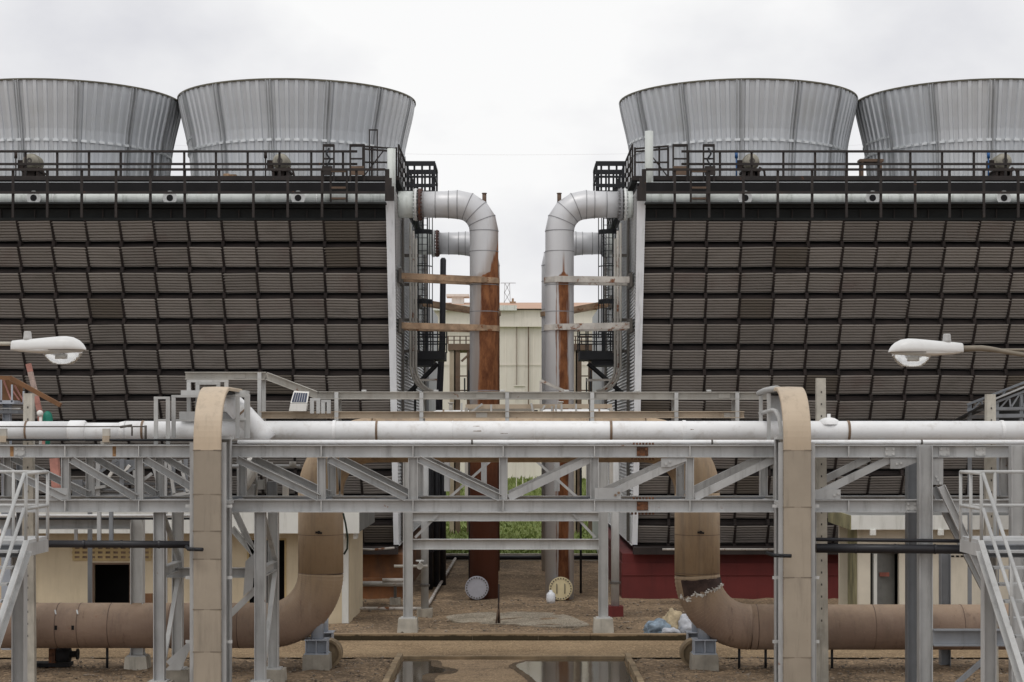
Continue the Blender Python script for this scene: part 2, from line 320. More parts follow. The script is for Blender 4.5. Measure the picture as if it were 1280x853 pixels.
# ------------------------------------------------------------------ mesh builder
LOC = {}
class MB:
    def __init__(s): s.v = []; s.f = []; s.s = []
    def add(s, vs, fs, smooth=False):
        o = len(s.v); s.v.extend(Vector(p) for p in vs)
        for f in fs: s.f.append(tuple(i + o for i in f)); s.s.append(smooth)
        return s
    def box(s, a, b):
        x0, x1 = sorted((a[0], b[0])); y0, y1 = sorted((a[1], b[1])); z0, z1 = sorted((a[2], b[2]))
        return s.add([(x0, y0, z0), (x1, y0, z0), (x1, y1, z0), (x0, y1, z0), (x0, y0, z1), (x1, y0, z1), (x1, y1, z1), (x0, y1, z1)],
                     [(0, 3, 2, 1), (4, 5, 6, 7), (0, 1, 5, 4), (1, 2, 6, 5), (2, 3, 7, 6), (3, 0, 4, 7)])
    def bar(s, p, q, w, h, up=(0, 0, 1)):
        p = Vector(p); q = Vector(q); d = (q - p).normalized(); up = Vector(up)
        if abs(d.dot(up)) > 0.99: up = Vector((0, 1, 0))
        r = d.cross(up).normalized(); u = r.cross(d)
        o = []
        for c in (p, q):
            for a, b in ((-1, -1), (1, -1), (1, 1), (-1, 1)): o.append(c + r * (a * w / 2) + u * (b * h / 2))
        return s.add(o, [(3, 2, 1, 0), (4, 5, 6, 7), (0, 1, 5, 4), (1, 2, 6, 5), (2, 3, 7, 6), (3, 0, 4, 7)])
    def ibeam(s, p, q, h, w, t=0.022, up=(0, 0, 1)):
        p = Vector(p); q = Vector(q); d = (q - p).normalized(); up = Vector(up)
        if abs(d.dot(up)) > 0.99: up = Vector((0, 1, 0))
        u = d.cross(up).normalized().cross(d)
        s.bar(p, q, t, h - 2 * t, up)
        k = u * (h / 2 - t / 2)
        s.bar(p + k, q + k, w, t, up); s.bar(p - k, q - k, w, t, up)
        return s
    def channel(s, p, q, h, w, t=0.02, up=(0, 0, 1), back=1):
        p = Vector(p); q = Vector(q); d = (q - p).normalized(); up = Vector(up)
        r = d.cross(up).normalized(); u = r.cross(d)
        s.bar(p, q, t, h, up)
        k = u * (h / 2 - t / 2); m = r * (w / 2 + t / 2) * back
        s.bar(p + k + m, q + k + m, w, t, up); s.bar(p - k + m, q - k + m, w, t, up)
        return s
    def tube(s, pts, r, n=14, cap=True, smooth=True):
        pts = [Vector(p) for p in pts]; rs = r if isinstance(r, (list, tuple)) else [r] * len(pts)
        T = []
        for i in range(len(pts)):
            a = (pts[i] - pts[i - 1]).normalized() if i else None
            b = (pts[i + 1] - pts[i]).normalized() if i < len(pts) - 1 else None
            t = b if a is None else a if b is None else (a + b)
            T.append(t.normalized())
        ref = Vector((0, 0, 1)) if abs(T[0].z) < 0.9 else Vector((0, 1, 0))
        nrm = T[0].cross(ref).normalized(); o = []
        for i, p in enumerate(pts):
            if i:
                ax = T[i - 1].cross(T[i])
                if ax.length > 1e-7: nrm = Matrix.Rotation(T[i - 1].angle(T[i]), 3, ax.normalized()) @ nrm
            bn = T[i].cross(nrm)
            for k in range(n):
                a = 2 * math.pi * k / n
                o.append(p + (nrm * math.cos(a) + bn * math.sin(a)) * rs[i])
        base = len(s.v); s.v.extend(o)
        for i in range(len(pts) - 1):
            for k in range(n):
                k2 = (k + 1) % n
                s.f.append((base + i * n + k, base + i * n + k2, base + (i + 1) * n + k2, base + (i + 1) * n + k)); s.s.append(smooth)
        if cap:
            s.f.append(tuple(base + k for k in reversed(range(n)))); s.s.append(False)
            e = base + (len(pts) - 1) * n
            s.f.append(tuple(e + k for k in range(n))); s.s.append(False)
        return s
    def cyl(s, p, q, r, n=14): return s.tube([p, q], r, n)
    def ring(s, c, axis, r0, r1, th, n=28):
        c = Vector(c); ax = Vector(axis).normalized()
        ref = Vector((0, 0, 1)) if abs(ax.z) < 0.9 else Vector((0, 1, 0))
        u = ax.cross(ref).normalized(); v = ax.cross(u); o = []
        for r, k in ((r0, -.5), (r1, -.5), (r1, .5), (r0, .5)):
            for i in range(n):
                a = 2 * math.pi * i / n
                o.append(c + ax * (k * th) + (u * math.cos(a) + v * math.sin(a)) * r)
        fs = []
        for j in range(4):
            for i in range(n):
                i2 = (i + 1) % n; j2 = (j + 1) % 4
                fs.append((j * n + i, j * n + i2, j2 * n + i2, j2 * n + i))
        return s.add(o, fs)
    def lathe(s, prof, c, n=24, smooth=True):
        c = Vector(c); o = []
        for r, z in prof:
            for i in range(n):
                a = 2 * math.pi * i / n
                o.append(c + Vector((r * math.cos(a), r * math.sin(a), z)))
        fs = []
        for j in range(len(prof) - 1):
            for i in range(n):
                i2 = (i + 1) % n
                fs.append((j * n + i, j * n + i2, (j + 1) * n + i2, (j + 1) * n + i))
        return s.add(o, fs, smooth)
    def prism(s, poly, d):
        n = len(poly); d = Vector(d); a = [Vector(p) for p in poly]
        return s.add(a + [p + d for p in a], [tuple(range(n)), tuple(reversed(range(n, 2 * n)))] +
                     [(i, i + n, (i + 1) % n + n, (i + 1) % n) for i in range(n)])
    def build(s, name, m, parent=None, loc=None):
        L = LOC[parent.name] if parent else (Vector(loc) if loc is not None else s.base())
        me = bpy.data.meshes.new(name)
        me.from_pydata([v - L for v in s.v], [], s.f); me.polygons.foreach_set('use_smooth', s.s)
        me.materials.append(MT[m] if isinstance(m, str) else m)
        import bmesh
        bm = bmesh.new(); bm.from_mesh(me); bmesh.ops.recalc_face_normals(bm, faces=bm.faces); bm.to_mesh(me); bm.free()
        me.update()
        o = bpy.data.objects.new(name, me); COL.objects.link(o)
        if parent: o.parent = parent
        else: o.location = L
        LOC[o.name] = L
        return o
    def base(s):
        xs = [v.x for v in s.v]; ys = [v.y for v in s.v]; zs = [v.z for v in s.v]
        return Vector(((min(xs) + max(xs)) / 2, (min(ys) + max(ys)) / 2, min(zs)))
    def thing(s, name, m, label, cat, group=None):
        o = s.build(name, m); o['label'] = label; o['category'] = cat
        if group: o['group'] = group
        return o
    def setting(s, name, m, kind='structure', loc=(0, 0, 0)):
        o = s.build(name, m, None, loc); o['kind'] = kind; return o

def T(name, label, cat, loc, group=None):
    o = bpy.data.objects.new(name, None); COL.objects.link(o); o.location = loc
    o.empty_display_size = 0.2
    LOC[o.name] = Vector(loc); o['label'] = label; o['category'] = cat
    if group: o['group'] = group
    return o

def dup(root, d, label):
    r = root.copy(); COL.objects.link(r); r.location = root.location + Vector(d); r['label'] = label
    LOC[r.name] = Vector(r.location)
    for ch in list(root.children):
        c = ch.copy(); COL.objects.link(c); c.parent = r; LOC[c.name] = LOC[r.name]
        for g in ch.children:
            e = g.copy(); COL.objects.link(e); e.parent = c; LOC[e.name] = LOC[r.name]
    return r

def bend(c, a0, a1, R, u, v, n=8):
    """points on an arc about c in the plane (u, v)"""
    c = Vector(c); u = Vector(u); v = Vector(v)
    return [c + u * R * math.cos(a0 + (a1 - a0) * i / n) + v * R * math.sin(a0 + (a1 - a0) * i / n) for i in range(n + 1)]

def railing(name, label, cat, p, q, levels, hgt, posts, m, group=None, pw=0.05, rw=0.045, below=0.0, toe=None):
    """a straight guard rail from p to q: horizontal rails and single posts"""
    p = Vector(p); q = Vector(q)
    t = T(name, label, cat, (p + q) / 2, group)
    for i, z in enumerate(levels):
        MB().bar(p + Vector((0, 0, z)), q + Vector((0, 0, z)), rw, rw * 1.3).build('top_rail' if i == 0 else 'mid_rail', m, t)
    for f in posts:
        b = p.lerp(q, f) + Vector((0, pw * 0.5 + rw * .5 + .003, 0))
        MB().box(b + Vector((-pw / 2, -pw / 2, -below)), b + Vector((pw / 2, pw / 2, hgt + .01))).build('post', m, t)
    if toe: MB().bar(p + Vector((0, -.06, toe[0])), q + Vector((0, -.06, toe[0])), 0.03, toe[1]).build('toe_board', toe[2], t)
    return t
# ------------------------------------------------------------------ camera, sky, sun
cam = bpy.data.cameras.new('camera'); co = bpy.data.objects.new('camera', cam); COL.objects.link(co)
co.location = (0, 0, CZ); co.rotation_euler = (math.radians(90), 0, 0)
cam.sensor_width = 36; cam.sensor_fit = 'HORIZONTAL'; cam.lens = 36 * F / 1280
cam.shift_x = -(CX - 640) / 1280; cam.shift_y = (CY - 426.5) / 1280
cam.clip_start = 0.5; cam.clip_end = 3000
sc.camera = co
sc.view_settings.view_transform = 'Standard'; sc.view_settings.look = 'None'
sc.view_settings.exposure = 0.0; sc.view_settings.gamma = 1.0; sc.view_settings.use_curve_mapping = False

SUN_EL, SUN_AZ = 62, 205        # azimuth clockwise from +Y: behind the camera, a little to its left
w = bpy.data.worlds.new('World'); sc.world = w; w.use_nodes = True
wt = w.node_tree; bg = wt.nodes['Background']
sky = wt.nodes.new('ShaderNodeTexSky'); sky.sky_type = 'NISHITA'; sky.sun_disc = False
sky.sun_elevation = math.radians(SUN_EL); sky.sun_rotation = math.radians(SUN_AZ); sky.dust_density = 4.0; sky.air_density = 1.2
hs = wt.nodes.new('ShaderNodeHueSaturation'); hs.inputs['Saturation'].default_value = 0.2
wt.links.new(sky.outputs[0], hs.inputs['Color'])
tc = wt.nodes.new('ShaderNodeTexCoord')
mp = wt.nodes.new('ShaderNodeMapping'); mp.inputs['Scale'].default_value = (3.6, 3.6, 6.0); mp.inputs['Location'].default_value = (.35, 0, .3)
wt.links.new(tc.outputs['Generated'], mp.inputs['Vector'])
nz = wt.nodes.new('ShaderNodeTexNoise'); nz.inputs['Scale'].default_value = 1.2; nz.inputs['Detail'].default_value = 6; nz.inputs['Roughness'].default_value = 0.5
wt.links.new(mp.outputs[0], nz.inputs['Vector'])
cr = wt.nodes.new('ShaderNodeValToRGB')
cr.color_ramp.elements[0].position = 0.36; cr.color_ramp.elements[0].color = (0.74, 0.745, 0.785, 1)
cr.color_ramp.elements[1].position = 0.58; cr.color_ramp.elements[1].color = (1.0, 1.0, 1.0, 1)
wt.links.new(nz.outputs['Fac'], cr.inputs[0])
vm = wt.nodes.new('ShaderNodeVectorMath'); vm.operation = 'SCALE'; vm.inputs['Scale'].default_value = 9.6
wt.links.new(cr.outputs[0], vm.inputs[0])
mx = wt.nodes.new('ShaderNodeMix'); mx.data_type = 'RGBA'; mx.inputs[0].default_value = 0.93
wt.links.new(hs.outputs[0], mx.inputs[6]); wt.links.new(vm.outputs[0], mx.inputs[7])
wt.links.new(mx.outputs[2], bg.inputs['Color']); bg.inputs['Strength'].default_value = 0.105

sl = bpy.data.lights.new('sun', 'SUN'); sl.energy = 0.8; sl.angle = math.radians(18); sl.color = (1.0, 0.97, 0.92)
so = bpy.data.objects.new('sun', sl); COL.objects.link(so)
so.rotation_euler = (math.radians(90 - SUN_EL), 0, math.radians(180 - SUN_AZ)); so.location = (0, 0, 60)

# ------------------------------------------------------------------ ground
def sheet(x0, x1, y0, y1, z, nx=1, ny=1, wob=0.0):
    b = MB(); vs = []; fs = []
    for j in range(ny + 1):
        for i in range(nx + 1):
            e = wob if 0 < i < nx and 0 < j < ny else 0
            vs.append((x0 + (x1 - x0) * i / nx, y0 + (y1 - y0) * j / ny, z + random.uniform(0, e)))
    for j in range(ny):
        for i in range(nx):
            a = j * (nx + 1) + i; fs.append((a, a + 1, a + nx + 2, a + nx + 1))
    return b.add(vs, fs, wob > 0)
sheet(-900, 900, -60, 1400, -0.10).setting('ground', 'dirt')
# uneven dirt beside the lane and beyond the kerb
sheet(-40, -3.72, 36, 56.0, -0.02, 90, 50, 0.10).setting('dirt_verge', 'dirt')
sheet(3.66, 40, 36, 56.0, -0.02, 90, 50, 0.10).setting('dirt_verge', 'dirt')
sheet(-40, 40, 61.0, 99.0, 0.0, 140, 70, 0.09).setting('dirt_yard', 'dirt')
sheet(-70, 70, 56.0, 60.62, 0.03, 60, 8, 0.02).setting('road', 'road')
sheet(-3.55, 3.5, 20, 56.0, -0.03, 30, 90, 0.012).setting('lane', 'lane')
k = MB()
x = -60.0
while x < 60:
    l = random.uniform(1.7, 2.3); z = random.uniform(0.235, 0.265); y = 60.63 + random.uniform(-.015, .015)
    k.box((x, y, 0), (x + l - .012, y + .3, z)); x += l
k.setting('kerb', 'mosskerb')
for sx in (-3.64, 3.58):
    k = MB(); y = 55.95
    while y > 30:
        l = random.uniform(0.9, 1.15)
        k.bar((sx + random.uniform(-.02, .02), y, .05), (sx + random.uniform(-.02, .02), y - l + .02, .05), .17, random.uniform(.24, .28)); y -= l
    k.setting('kerb', 'kerb')
MB().box((-3.55, 55.98, -.06), (3.5, 56.16, 0.075)).setting('kerb', 'kerb')
def blob(pts, z, name, m, kind='structure', th=0.0):
    b = MB(); n = len(pts); ps = []
    P4 = [Vector((*p, 0)) for p in pts]
    for i in range(n):                              # smooth irregular outline
        a, c, d, e = P4[i - 1], P4[i], P4[(i + 1) % n], P4[(i + 2) % n]
        for k in range(8):
            u = k / 8
            q = .5 * ((2 * c) + (d - a) * u + (2 * a - 5 * c + 4 * d - e) * u * u + (3 * c - a - 3 * d + e) * u ** 3)
            ps.append((q.x + random.uniform(-1, 1) * .025, q.y + random.uniform(-1, 1) * .05, z))
    if th: b.prism(ps, (0, 0, -th))
    else: b.add(ps, [tuple(range(len(ps)))])
    return b.setting(name, m, kind)
blob([(-3.46, 55.9), (-2.95, 55.75), (-2.65, 55.4), (-2.55, 54.3), (-2.1, 53.6), (-2.2, 52.8), (-2.7, 52.2), (-2.5, 48), (-2.9, 44), (-3.4, 44), (-3.47, 50), (-3.47, 55)], -0.008, 'puddle', 'water')
RP = [(0.75, 55.75), (2.2, 55.86), (3.42, 55.84), (3.44, 55), (3.45, 50), (3.42, 44), (1.2, 44), (0.8, 49), (0.55, 51.5), (0.25, 53.2), (0.05, 54.4), (0.3, 55.2)]
blob(RP, -0.008, 'puddle', 'water')
blob([(x - (.22 if x < 2 else 0), y + (.05 if y > 55 else 0)) for x, y in RP], -0.0145, 'damp_patch', 'damp')
blob([(-3.48, 55.93), (-2.8, 55.85), (-2.35, 55.5), (-2.2, 54.3), (-1.75, 53.6), (-1.8, 52.8), (-2.3, 52.0), (-2.2, 48), (-2.6, 44), (-3.4, 43.8), (-3.49, 50)], -0.0145, 'damp_patch', 'damp')
blob([(-2.6, 68.4), (-1.2, 69.8), (0.6, 69.9), (1.8, 69.3), (2.45, 67.0), (2.7, 65.0), (1.2, 64.6), (-0.3, 65.4), (-2.0, 66.0)], 0.068, 'concrete_pad', 'pad', th=0.1)
# turf beyond the towers
bnk = sheet(-45, 45, 99.0, 188, 0.02, 2, 12)
for o_ in bnk.v: o_.z = .02 + max(0, o_.y - 103) * .0265      # the turf rises towards the hall
bnk.setting('lawn', 'lawn')
b = MB()
for i in range(20000):
    y = 99.2 + 86 * random.random() ** 1.6; x = random.uniform(-13, 13); h = random.uniform(.12, .34) * (1.5 if random.random() < .05 else 1) * (1 + (y - 99) / 140)
    a = random.uniform(0, 3.14); wd = random.uniform(.04, .10) * (1 + (y - 99) / 50); dx, dy = math.cos(a) * wd, math.sin(a) * wd; lx = random.uniform(-.22, .22); zg = max(0, y - 103) * .0265
    b.add([(x - dx, y - dy, zg), (x + dx, y + dy, zg), (x + lx, y + random.uniform(-.15, .15), zg + h)], [(0, 1, 2)])
b.setting('grass', 'blade', 'stuff')
# loose stones
b = MB()
def stone(x, y, z, r):
    v = [Vector((random.gauss(0, 1), random.gauss(0, 1), random.gauss(0, 1))) for _ in range(1)]
    o = [(x + r * random.uniform(.7, 1.3) * dx, y + r * random.uniform(.7, 1.3) * dy, z + r * .7 * dz * random.uniform(.7, 1.2)) for dx, dy, dz in ((1, 0, 0), (0, 1, 0), (-1, 0, 0), (0, -1, 0), (.2, .1, 1), (0, 0, -1))]
    b.add(o, [(0, 1, 4), (1, 2, 4), (2, 3, 4), (3, 0, 4), (1, 0, 5), (2, 1, 5), (3, 2, 5), (0, 3, 5)])
for i in range(3600):
    sx = random.choice((-1, 1)); x = sx * (3.75 + 11 * random.random()); y = 46 + 10 * random.random()
    stone(x, y, .05, random.choice((.02, .025, .03, .045)) * random.uniform(.6, 1.3))
for i in range(1300):
    x = random.uniform(-8, 8); y = 61.1 + 14 * random.random()
    stone(x, y, .06, random.choice((.02, .025, .03, .05)) * random.uniform(.6, 1.3))
b.setting('gravel', 'stone', 'stuff')

# ------------------------------------------------------------------ cooling towers
PITCH = 1.431; NCOL = 16
def yf(z): return 73.9 + (16.1 - z) * 0.157
def yr(z): return 98.0 - (16.1 - z) * 0.10
SIDE = {-1: 'left', 1: 'right'}
def tower(s, xc):
    def P(u, y, z): return (xc + s * u, y, z)
    t = T('cooling_tower', 'dark louvred cooling tower with a ' + ('rust stained basin wall, left of the gap' if s < 0 else 'dark red basin wall, right of the gap'),
          'cooling tower', (xc + s * 11.5, 86, 0), 'louvred cooling towers')
    U = .1 + PITCH * NCOL
    # inner fill, seen only through the gaps
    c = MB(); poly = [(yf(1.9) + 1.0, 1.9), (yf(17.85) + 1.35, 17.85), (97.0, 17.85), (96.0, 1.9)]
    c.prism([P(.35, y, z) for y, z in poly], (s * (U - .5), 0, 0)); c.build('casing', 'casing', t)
    # louvre blades: each leans inwards and down, corrugated along its length
    for k in range(13):
        z0 = 16.07 - 1.075 * k; y0 = yf(z0); n = 9; dz, dy = -.78, .60
        pr = []
        nrm = Vector((0, -.81, -.59))
        n = 7
        for i in range(n):
            q = i / n; pr.append((y0 + dy * q, z0 + dz * q))
            pr.append((y0 + dy * q + .008, z0 + dz * q - .058))
            pr.append((y0 + dy * q + .115, z0 + dz * q - .070))
        pr.append((y0 + dy, z0 + dz))
        b = MB()
        nseg = NCOL
        vs = []; fs = []
        jit = [random.uniform(-.012, .012) for _ in range(nseg)]
        for i in range(nseg):
            u0 = .1 + PITCH * i; o = len(vs); dz_ = jit[i]; tl = random.uniform(-.012, .012)
            for u, tt in ((u0 + .01, -tl), (u0 + PITCH - .01, tl)): vs += [P(u, y - .0, z + dz_ + tt) for y, z in pr]
            m = len(pr)
            fs += [(o + j, o + j + 1, o + m + j + 1, o + m + j) for j in range(m - 1)]
        b.add(vs, fs); b.build('louvre_blade', 'louvre', t)
        g = MB(); zg = z0 - 1.0
        g.box(P(.1, yf(zg) + .34, zg - .05), P(U, yf(zg) + .42, zg + .045))
        zg2 = z0 - .86
        g.box(P(.1, yf(zg2) + .66, zg2 - .20), P(U, yf(zg2) + .74, zg2 + .0)); g.build('louvre_girt', 'girt', t)
    for i in range(NCOL + 1):
        u = .1 + PITCH * i; b = MB()
        if 0 < i:
            for k in range(13):
                z0 = 16.07 - 1.075 * k; y0 = yf(z0)
                poly = [(y0 - .05, z0 + .03), (y0 + .62, z0 - .90), (y0 + .80, z0 - .86), (y0 + .2, z0 + .05)]
                b.prism([P(u - .05, y, z) for y, z in poly], (s * .10, 0, 0))
                b.box(P(u - .062, yf(z0 - 1.0) + .2, z0 - 1.12), P(u + .062, yf(z0 - 1) + .29, z0 - .80))
            b.build('louvre_mullion', 'girt', t)
    # corner trim and ribbed end wall
    b = MB()
    b.prism([P(-.02, yf(16.95) - .12, 16.95), P(.34, yf(16.95) - .12, 17.0), P(.16, yf(2.35) - .12, 2.35), P(-.06, yf(2.35) - .12, 2.35)], (0, .10, 0))
    b.build('corner_trim', 'trim', t)
    b = MB(); zz = 2.3; st = .15; vs = []; fs = []
    m = 0
    while zz < 17.4:
        for y0, y1 in ((yf(zz) - .02, yr(zz)),):
            o = len(vs)
            for off, dz in ((-.075, 0), (-.012, st * .66), (0.03, st * .70), (0.03, st)):
                vs += [P(off, yf(zz + dz) - .02, zz + dz), P(off, yr(zz + dz), zz + dz)]
            fs += [(o, o + 1, o + 3, o + 2), (o + 2, o + 3, o + 5, o + 4), (o + 4, o + 5, o + 7, o + 6)]
            if m: fs.append((o - 2, o - 1, o + 1, o))
            m += 1
        zz += st
    b.add(vs, fs); b.build('end_wall', 'endwall', t)
    b = MB().box(P(-.16, 77.6, 2.4), P(-.08, 78.3, 17.0)); b.box(P(-.16, 96.8, 2.4), P(-.08, 98.2, 17.4)); b.build('end_wall_seam', 'seam', t)
    MB().box(P(-.28, 98.1, 0), P(6, 110, 14.4)).build('rear_cladding', 'panel', t)
    # header above the louvres, walkway and deck
    b = MB()
    b.box(P(.36, yf(16.5) - .05, 16.62), P(U, yf(16.5) + .12, 16.84))
    b.box(P(.36, yf(16.3) + .25, 16.12), P(U, yf(16.3) + .35, 16.60))
    b.box(P(.36, yf(16.2) - .02, 16.10), P(U, yf(16.2) + .08, 16.2))
    b.build('header_beam', 'header', t)
    for i in range(NCOL):
        u = .1 + PITCH * (i + .5)
        MB().box(P(u - .025, 74.02, 16.22), P(u + .025, 74.08, 16.60)).build('header_bracket', 'rail', t)
    MB().box(P(.3, 73.3, 16.72), P(U, 74.9, 16.79)).build('walkway_floor', 'header', t)
    b = MB(); b.box(P(.1, 75.3, 16.95), P(U, 97, 17.86)); b.build('basin_parapet', 'casing', t)  # parapet coloured near-black to paint the shade below the deck
    b = MB(); b.box(P(-.1, 75.9, 17.97), P(U, 97.3, 18.22)); b.build('fan_deck', 'header', t)
    MB().box(P(.1, 75.24, 17.865), P(U, 75.32, 17.91)).build('deck_edge_strip', 'clip', t)
    MB().box(P(-.1, 75.80, 18.06), P(U, 75.895, 18.25)).build('deck_fascia', 'rail', t)
    # concrete basin
    b = MB()
    if s > 0:
        b.prism([P(-.54, 75.7, 0), P(-.54, 75.7, 1.72), P(-.54, 76.6, 1.95), P(U, 76.6, 1.95), P(U, 75.7, 1.72), P(U, 75.7, 0)], (0, .001, 0))
        b = MB().box(P(-.54, 75.7, 0), P(U, 97, 1.58)); b.box(P(-.50, 75.82, 1.58), P(U, 97, 1.98))
        b.box(P(-.54, 75.66, 1.05), P(U, 75.70, 1.09))
    else:
        b.box(P(-.25, 75.7, 0), P(U, 97, 1.95)); b.box(P(-.25, 75.45, .78), P(U, 75.7, .95))
    b.build('basin_wall', 'redwall' if s > 0 else 'rustwall', t)
    MB().box(P(-.05, 75.2, 1.98), P(U, 75.9, 2.28)).build('sill_beam', 'girt', t)
    return t, P, U

def fan_stack(cx, cy, label):
    z0, prof = 18.22, [(0, 4.95), (1.0, 5.02), (1.6, 5.06), (2.3, 5.12), (2.95, 5.21), (3.55, 5.34), (4.3, 5.52), (4.72, 5.61), (5.09, 5.67)]
    t = T('fan_stack', label, 'fan stack', (cx, cy, z0), 'flared fan stacks on the cooling towers')
    L = Vector((cx, cy, z0)); n = 13; per = 6
    pat = [(0.0, 0), (.46, 0), (.58, .075), (.90, .075)]
    angs = []
    for i in range(n):
        for j in range(per):
            for f, d in pat: angs.append((2 * math.pi * (i + (j + f) / per) / n - .113 + .008, d))
    def ring(z, r, out=1):
        return [(cx + math.sin(a) * (r + d * out), cy - math.cos(a) * (r + d * out), z0 + z) for a, d in angs]
    b = MB(); m = len(angs); vs = []
    for z, r in prof: vs += ring(z, r)
    fs = []
    for j in range(len(prof) - 1):
        for i in range(m): fs.append((j * m + i, j * m + (i + 1) % m, (j + 1) * m + (i + 1) % m, (j + 1) * m + i))
    o = len(vs)
    for z, r in prof: vs += [(cx + math.sin(2 * math.pi * i / 52) * (r - .06), cy - math.cos(2 * math.pi * i / 52) * (r - .06), z0 + z) for i in range(52)]
    for j in range(len(prof) - 1):
        for i in range(52): fs.append((o + j * 52 + i, o + (j + 1) * 52 + i, o + (j + 1) * 52 + (i + 1) % 52, o + j * 52 + (i + 1) % 52))
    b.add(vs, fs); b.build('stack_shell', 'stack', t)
    b = MB()
    b.ring((cx, cy, z0 + 5.10), (0, 0, 1), 5.59, 5.78, .07, 78); b.build('stack_rim', 'stackrim', t)
    for i in range(n):          # bolted vertical joints between the sheets
        a = 2 * math.pi * i / n - .113; b = MB(); d = Vector((math.sin(a), -math.cos(a), 0)); e = Vector((math.cos(a), math.sin(a), 0))
        for (za, ra), (zb, rb) in zip(prof, prof[1:]):
            for off in (-.10, .10):
                p = Vector((cx, cy, z0 + za)) + d * (ra + .06) + e * off; q = Vector((cx, cy, z0 + zb)) + d * (rb + .06) + e * off
                b.bar(p, q, .05, .14, d)
            p = Vector((cx, cy, z0 + za)) + d * (ra + .02); q = Vector((cx, cy, z0 + zb)) + d * (rb + .02)
            b.bar(p, q, .16, .05, d)
        b.build('joint_strip', 'stackseam', t)
    b = MB(); b.ring((cx, cy, z0 + 2.42), (0, 0, 1), 5.06, 5.137, .03, 78); b.ring((cx, cy, z0 + 3.0), (0, 0, 1), 5.14, 5.217, .03, 78); b.bar((cx, cy + 5.09, z0 + 2.42), (cx, cy + 5.17, z0 + 3.0), .04, .04, (0, 1, 0))   # pressed stops where the ribs end
    for i in range(n):
        for j in range(per):
            a = 2 * math.pi * (i + (j + .74) / per) / n - .105
            d = Vector((math.sin(a), -math.cos(a), 0)); e = Vector((math.cos(a), math.sin(a), 0))
            c = Vector((cx, cy, z0 + 2.42)) + d * (5.13 + .065)
            b.bar(c - e * .125, c + e * .125, .17, .11)
            if i in (9, 10):
                c = c + Vector((0, 0, .58)) + d * .07
                b.bar(c - e * .125, c + e * .125, .13, .10); b.bar(c - Vector((0, 0, .6)) + d * -.05, c + d * -.05, .05, .05, d)
    b.build('stop_tab', 'clip', t)
    b = MB()
    b.ring((cx, cy, z0 + .08), (0, 0, 1), 4.97, 5.15, .12, 52); b.build('base_ring', 'stackseam', t)
    b = MB().cyl((cx, cy, z0), (cx, cy, z0 + 3.4), .45, 16)
    for i in range(6):
        a = i * math.pi / 3; b.bar((cx + .4 * math.cos(a), cy + .4 * math.sin(a), z0 + 3.2), (cx + 4.9 * math.cos(a), cy + 4.9 * math.sin(a), z0 + 3.3), .6, .05, (0.25 * math.sin(a), -0.25 * math.cos(a), 1))
    b.build('fan', 'panel', t)
    return t

def fan_motor(x, label):
    y, z = 77.3, 18.22
    t = T('fan_motor', label, 'motor', (x, y, z), 'fan motors on the tower decks')
    b = MB(); b.box((x - .42, y - .25, z), (x + .42, y + 1.0, z + .1)); b.box((x - .36, y - .2, z + .1), (x - .26, y + .95, z + .42)); b.box((x + .26, y - .2, z + .1), (x + .36, y + .95, z + .42))
    b.box((x - .40, y - .22, z + .42), (x + .40, y + .98, z + .5)); b.box((x - .16, y - .1, z + .1), (x + .16, y + .9, z + .42)); b.build('motor_base', 'motorbase', t)
    MB().tube([(x, y - .34, z + .86), (x, y - .30, z + .86), (x, y - .22, z + .86), (x, y + .80, z + .86), (x, y + .9, z + .86)], [.16, .25, .33, .33, .2], 22).build('motor_body', 'motor', t)
    b = MB()
    for i in range(5): b.ring((x, y + .02 + .16 * i, z + .86), (0, 1, 0), .32, .37, .05, 22)
    b.build('cooling_fin', 'motor', t)
    b = MB(); b.ring((x, y - .345, z + .86), (0, 1, 0), .05, .12, .03, 16); b.build('shaft_cap', 'seam', t)
    MB().box((x - .62, y + .05, z + .55), (x - .37, y + .45, z + .95)).build('terminal_box', 'motorbase', t)
    b = MB().cyl((x - .66, y - .1, z), (x - .66, y - .1, z + 1.15), .03, 8); b.cyl((x - .66, y - .1, z + 1.0), (x - .66, y - .1, z + 1.28), .07, 10); b.build('push_button_post', 'blue' if x > 0 else 'motorbase', t)
    b = MB(); b.tube([(x + .34, y - .1, z + .6), (x + .55, y - .15, z + .45), (x + .62, y - .1, z + .05)], .05, 8); b.build('conduit', 'motorbase', t)
    return t

def railpair(s, P, U):
    wh = 'left' if s < 0 else 'right'
    n = 15
    px = [U - .1, 1.72 if s < 0 else 2.05]
    a, b_ = P(px[0], 75.86, 18.22), P(px[1], 75.86, 18.22)
    L = abs(a[0] - b_[0]); k = int(L / 1.37)
    railing('deck_railing', 'brown black railing along the fan deck edge in front of the ' + wh + ' pair of stacks', 'railing', a, b_, (1.09, .545), 1.1,
            [i * 1.37 / L for i in range(k + 1)], 'rail', 'railings on the tower tops', .09, .075)
    a, b_ = P(U, 73.25, 16.3), P(.32, 73.25, 16.3)
    L = abs(a[0] - b_[0])
    railing('walkway_railing', 'dark railing of the narrow walkway above the louvres of the ' + wh + ' tower', 'railing', a, b_, (1.84, .88), 1.85,
            [(PITCH * i) / L for i in range(NCOL)] , 'rail', 'railings on the tower tops', .10, .075, .15)

def end_posts(s, P):
    wh = 'rusty' if s < 0 else 'red'
    t = T('end_stanchion', 'thick dark stepped stanchion at the inner end of the walkway on the ' + wh + ' basin tower', 'stanchion', P(.2, 73.3, 16.8), 'walkway end stanchions')
    for u0, u1, z1 in ((.16, .34, 18.17), (.06, .16, 17.8), (-.04, .06, 17.45)): MB().box(P(u0, 73.3, 16.85), P(u1, 73.4, z1)).build('plate', 'rail', t)

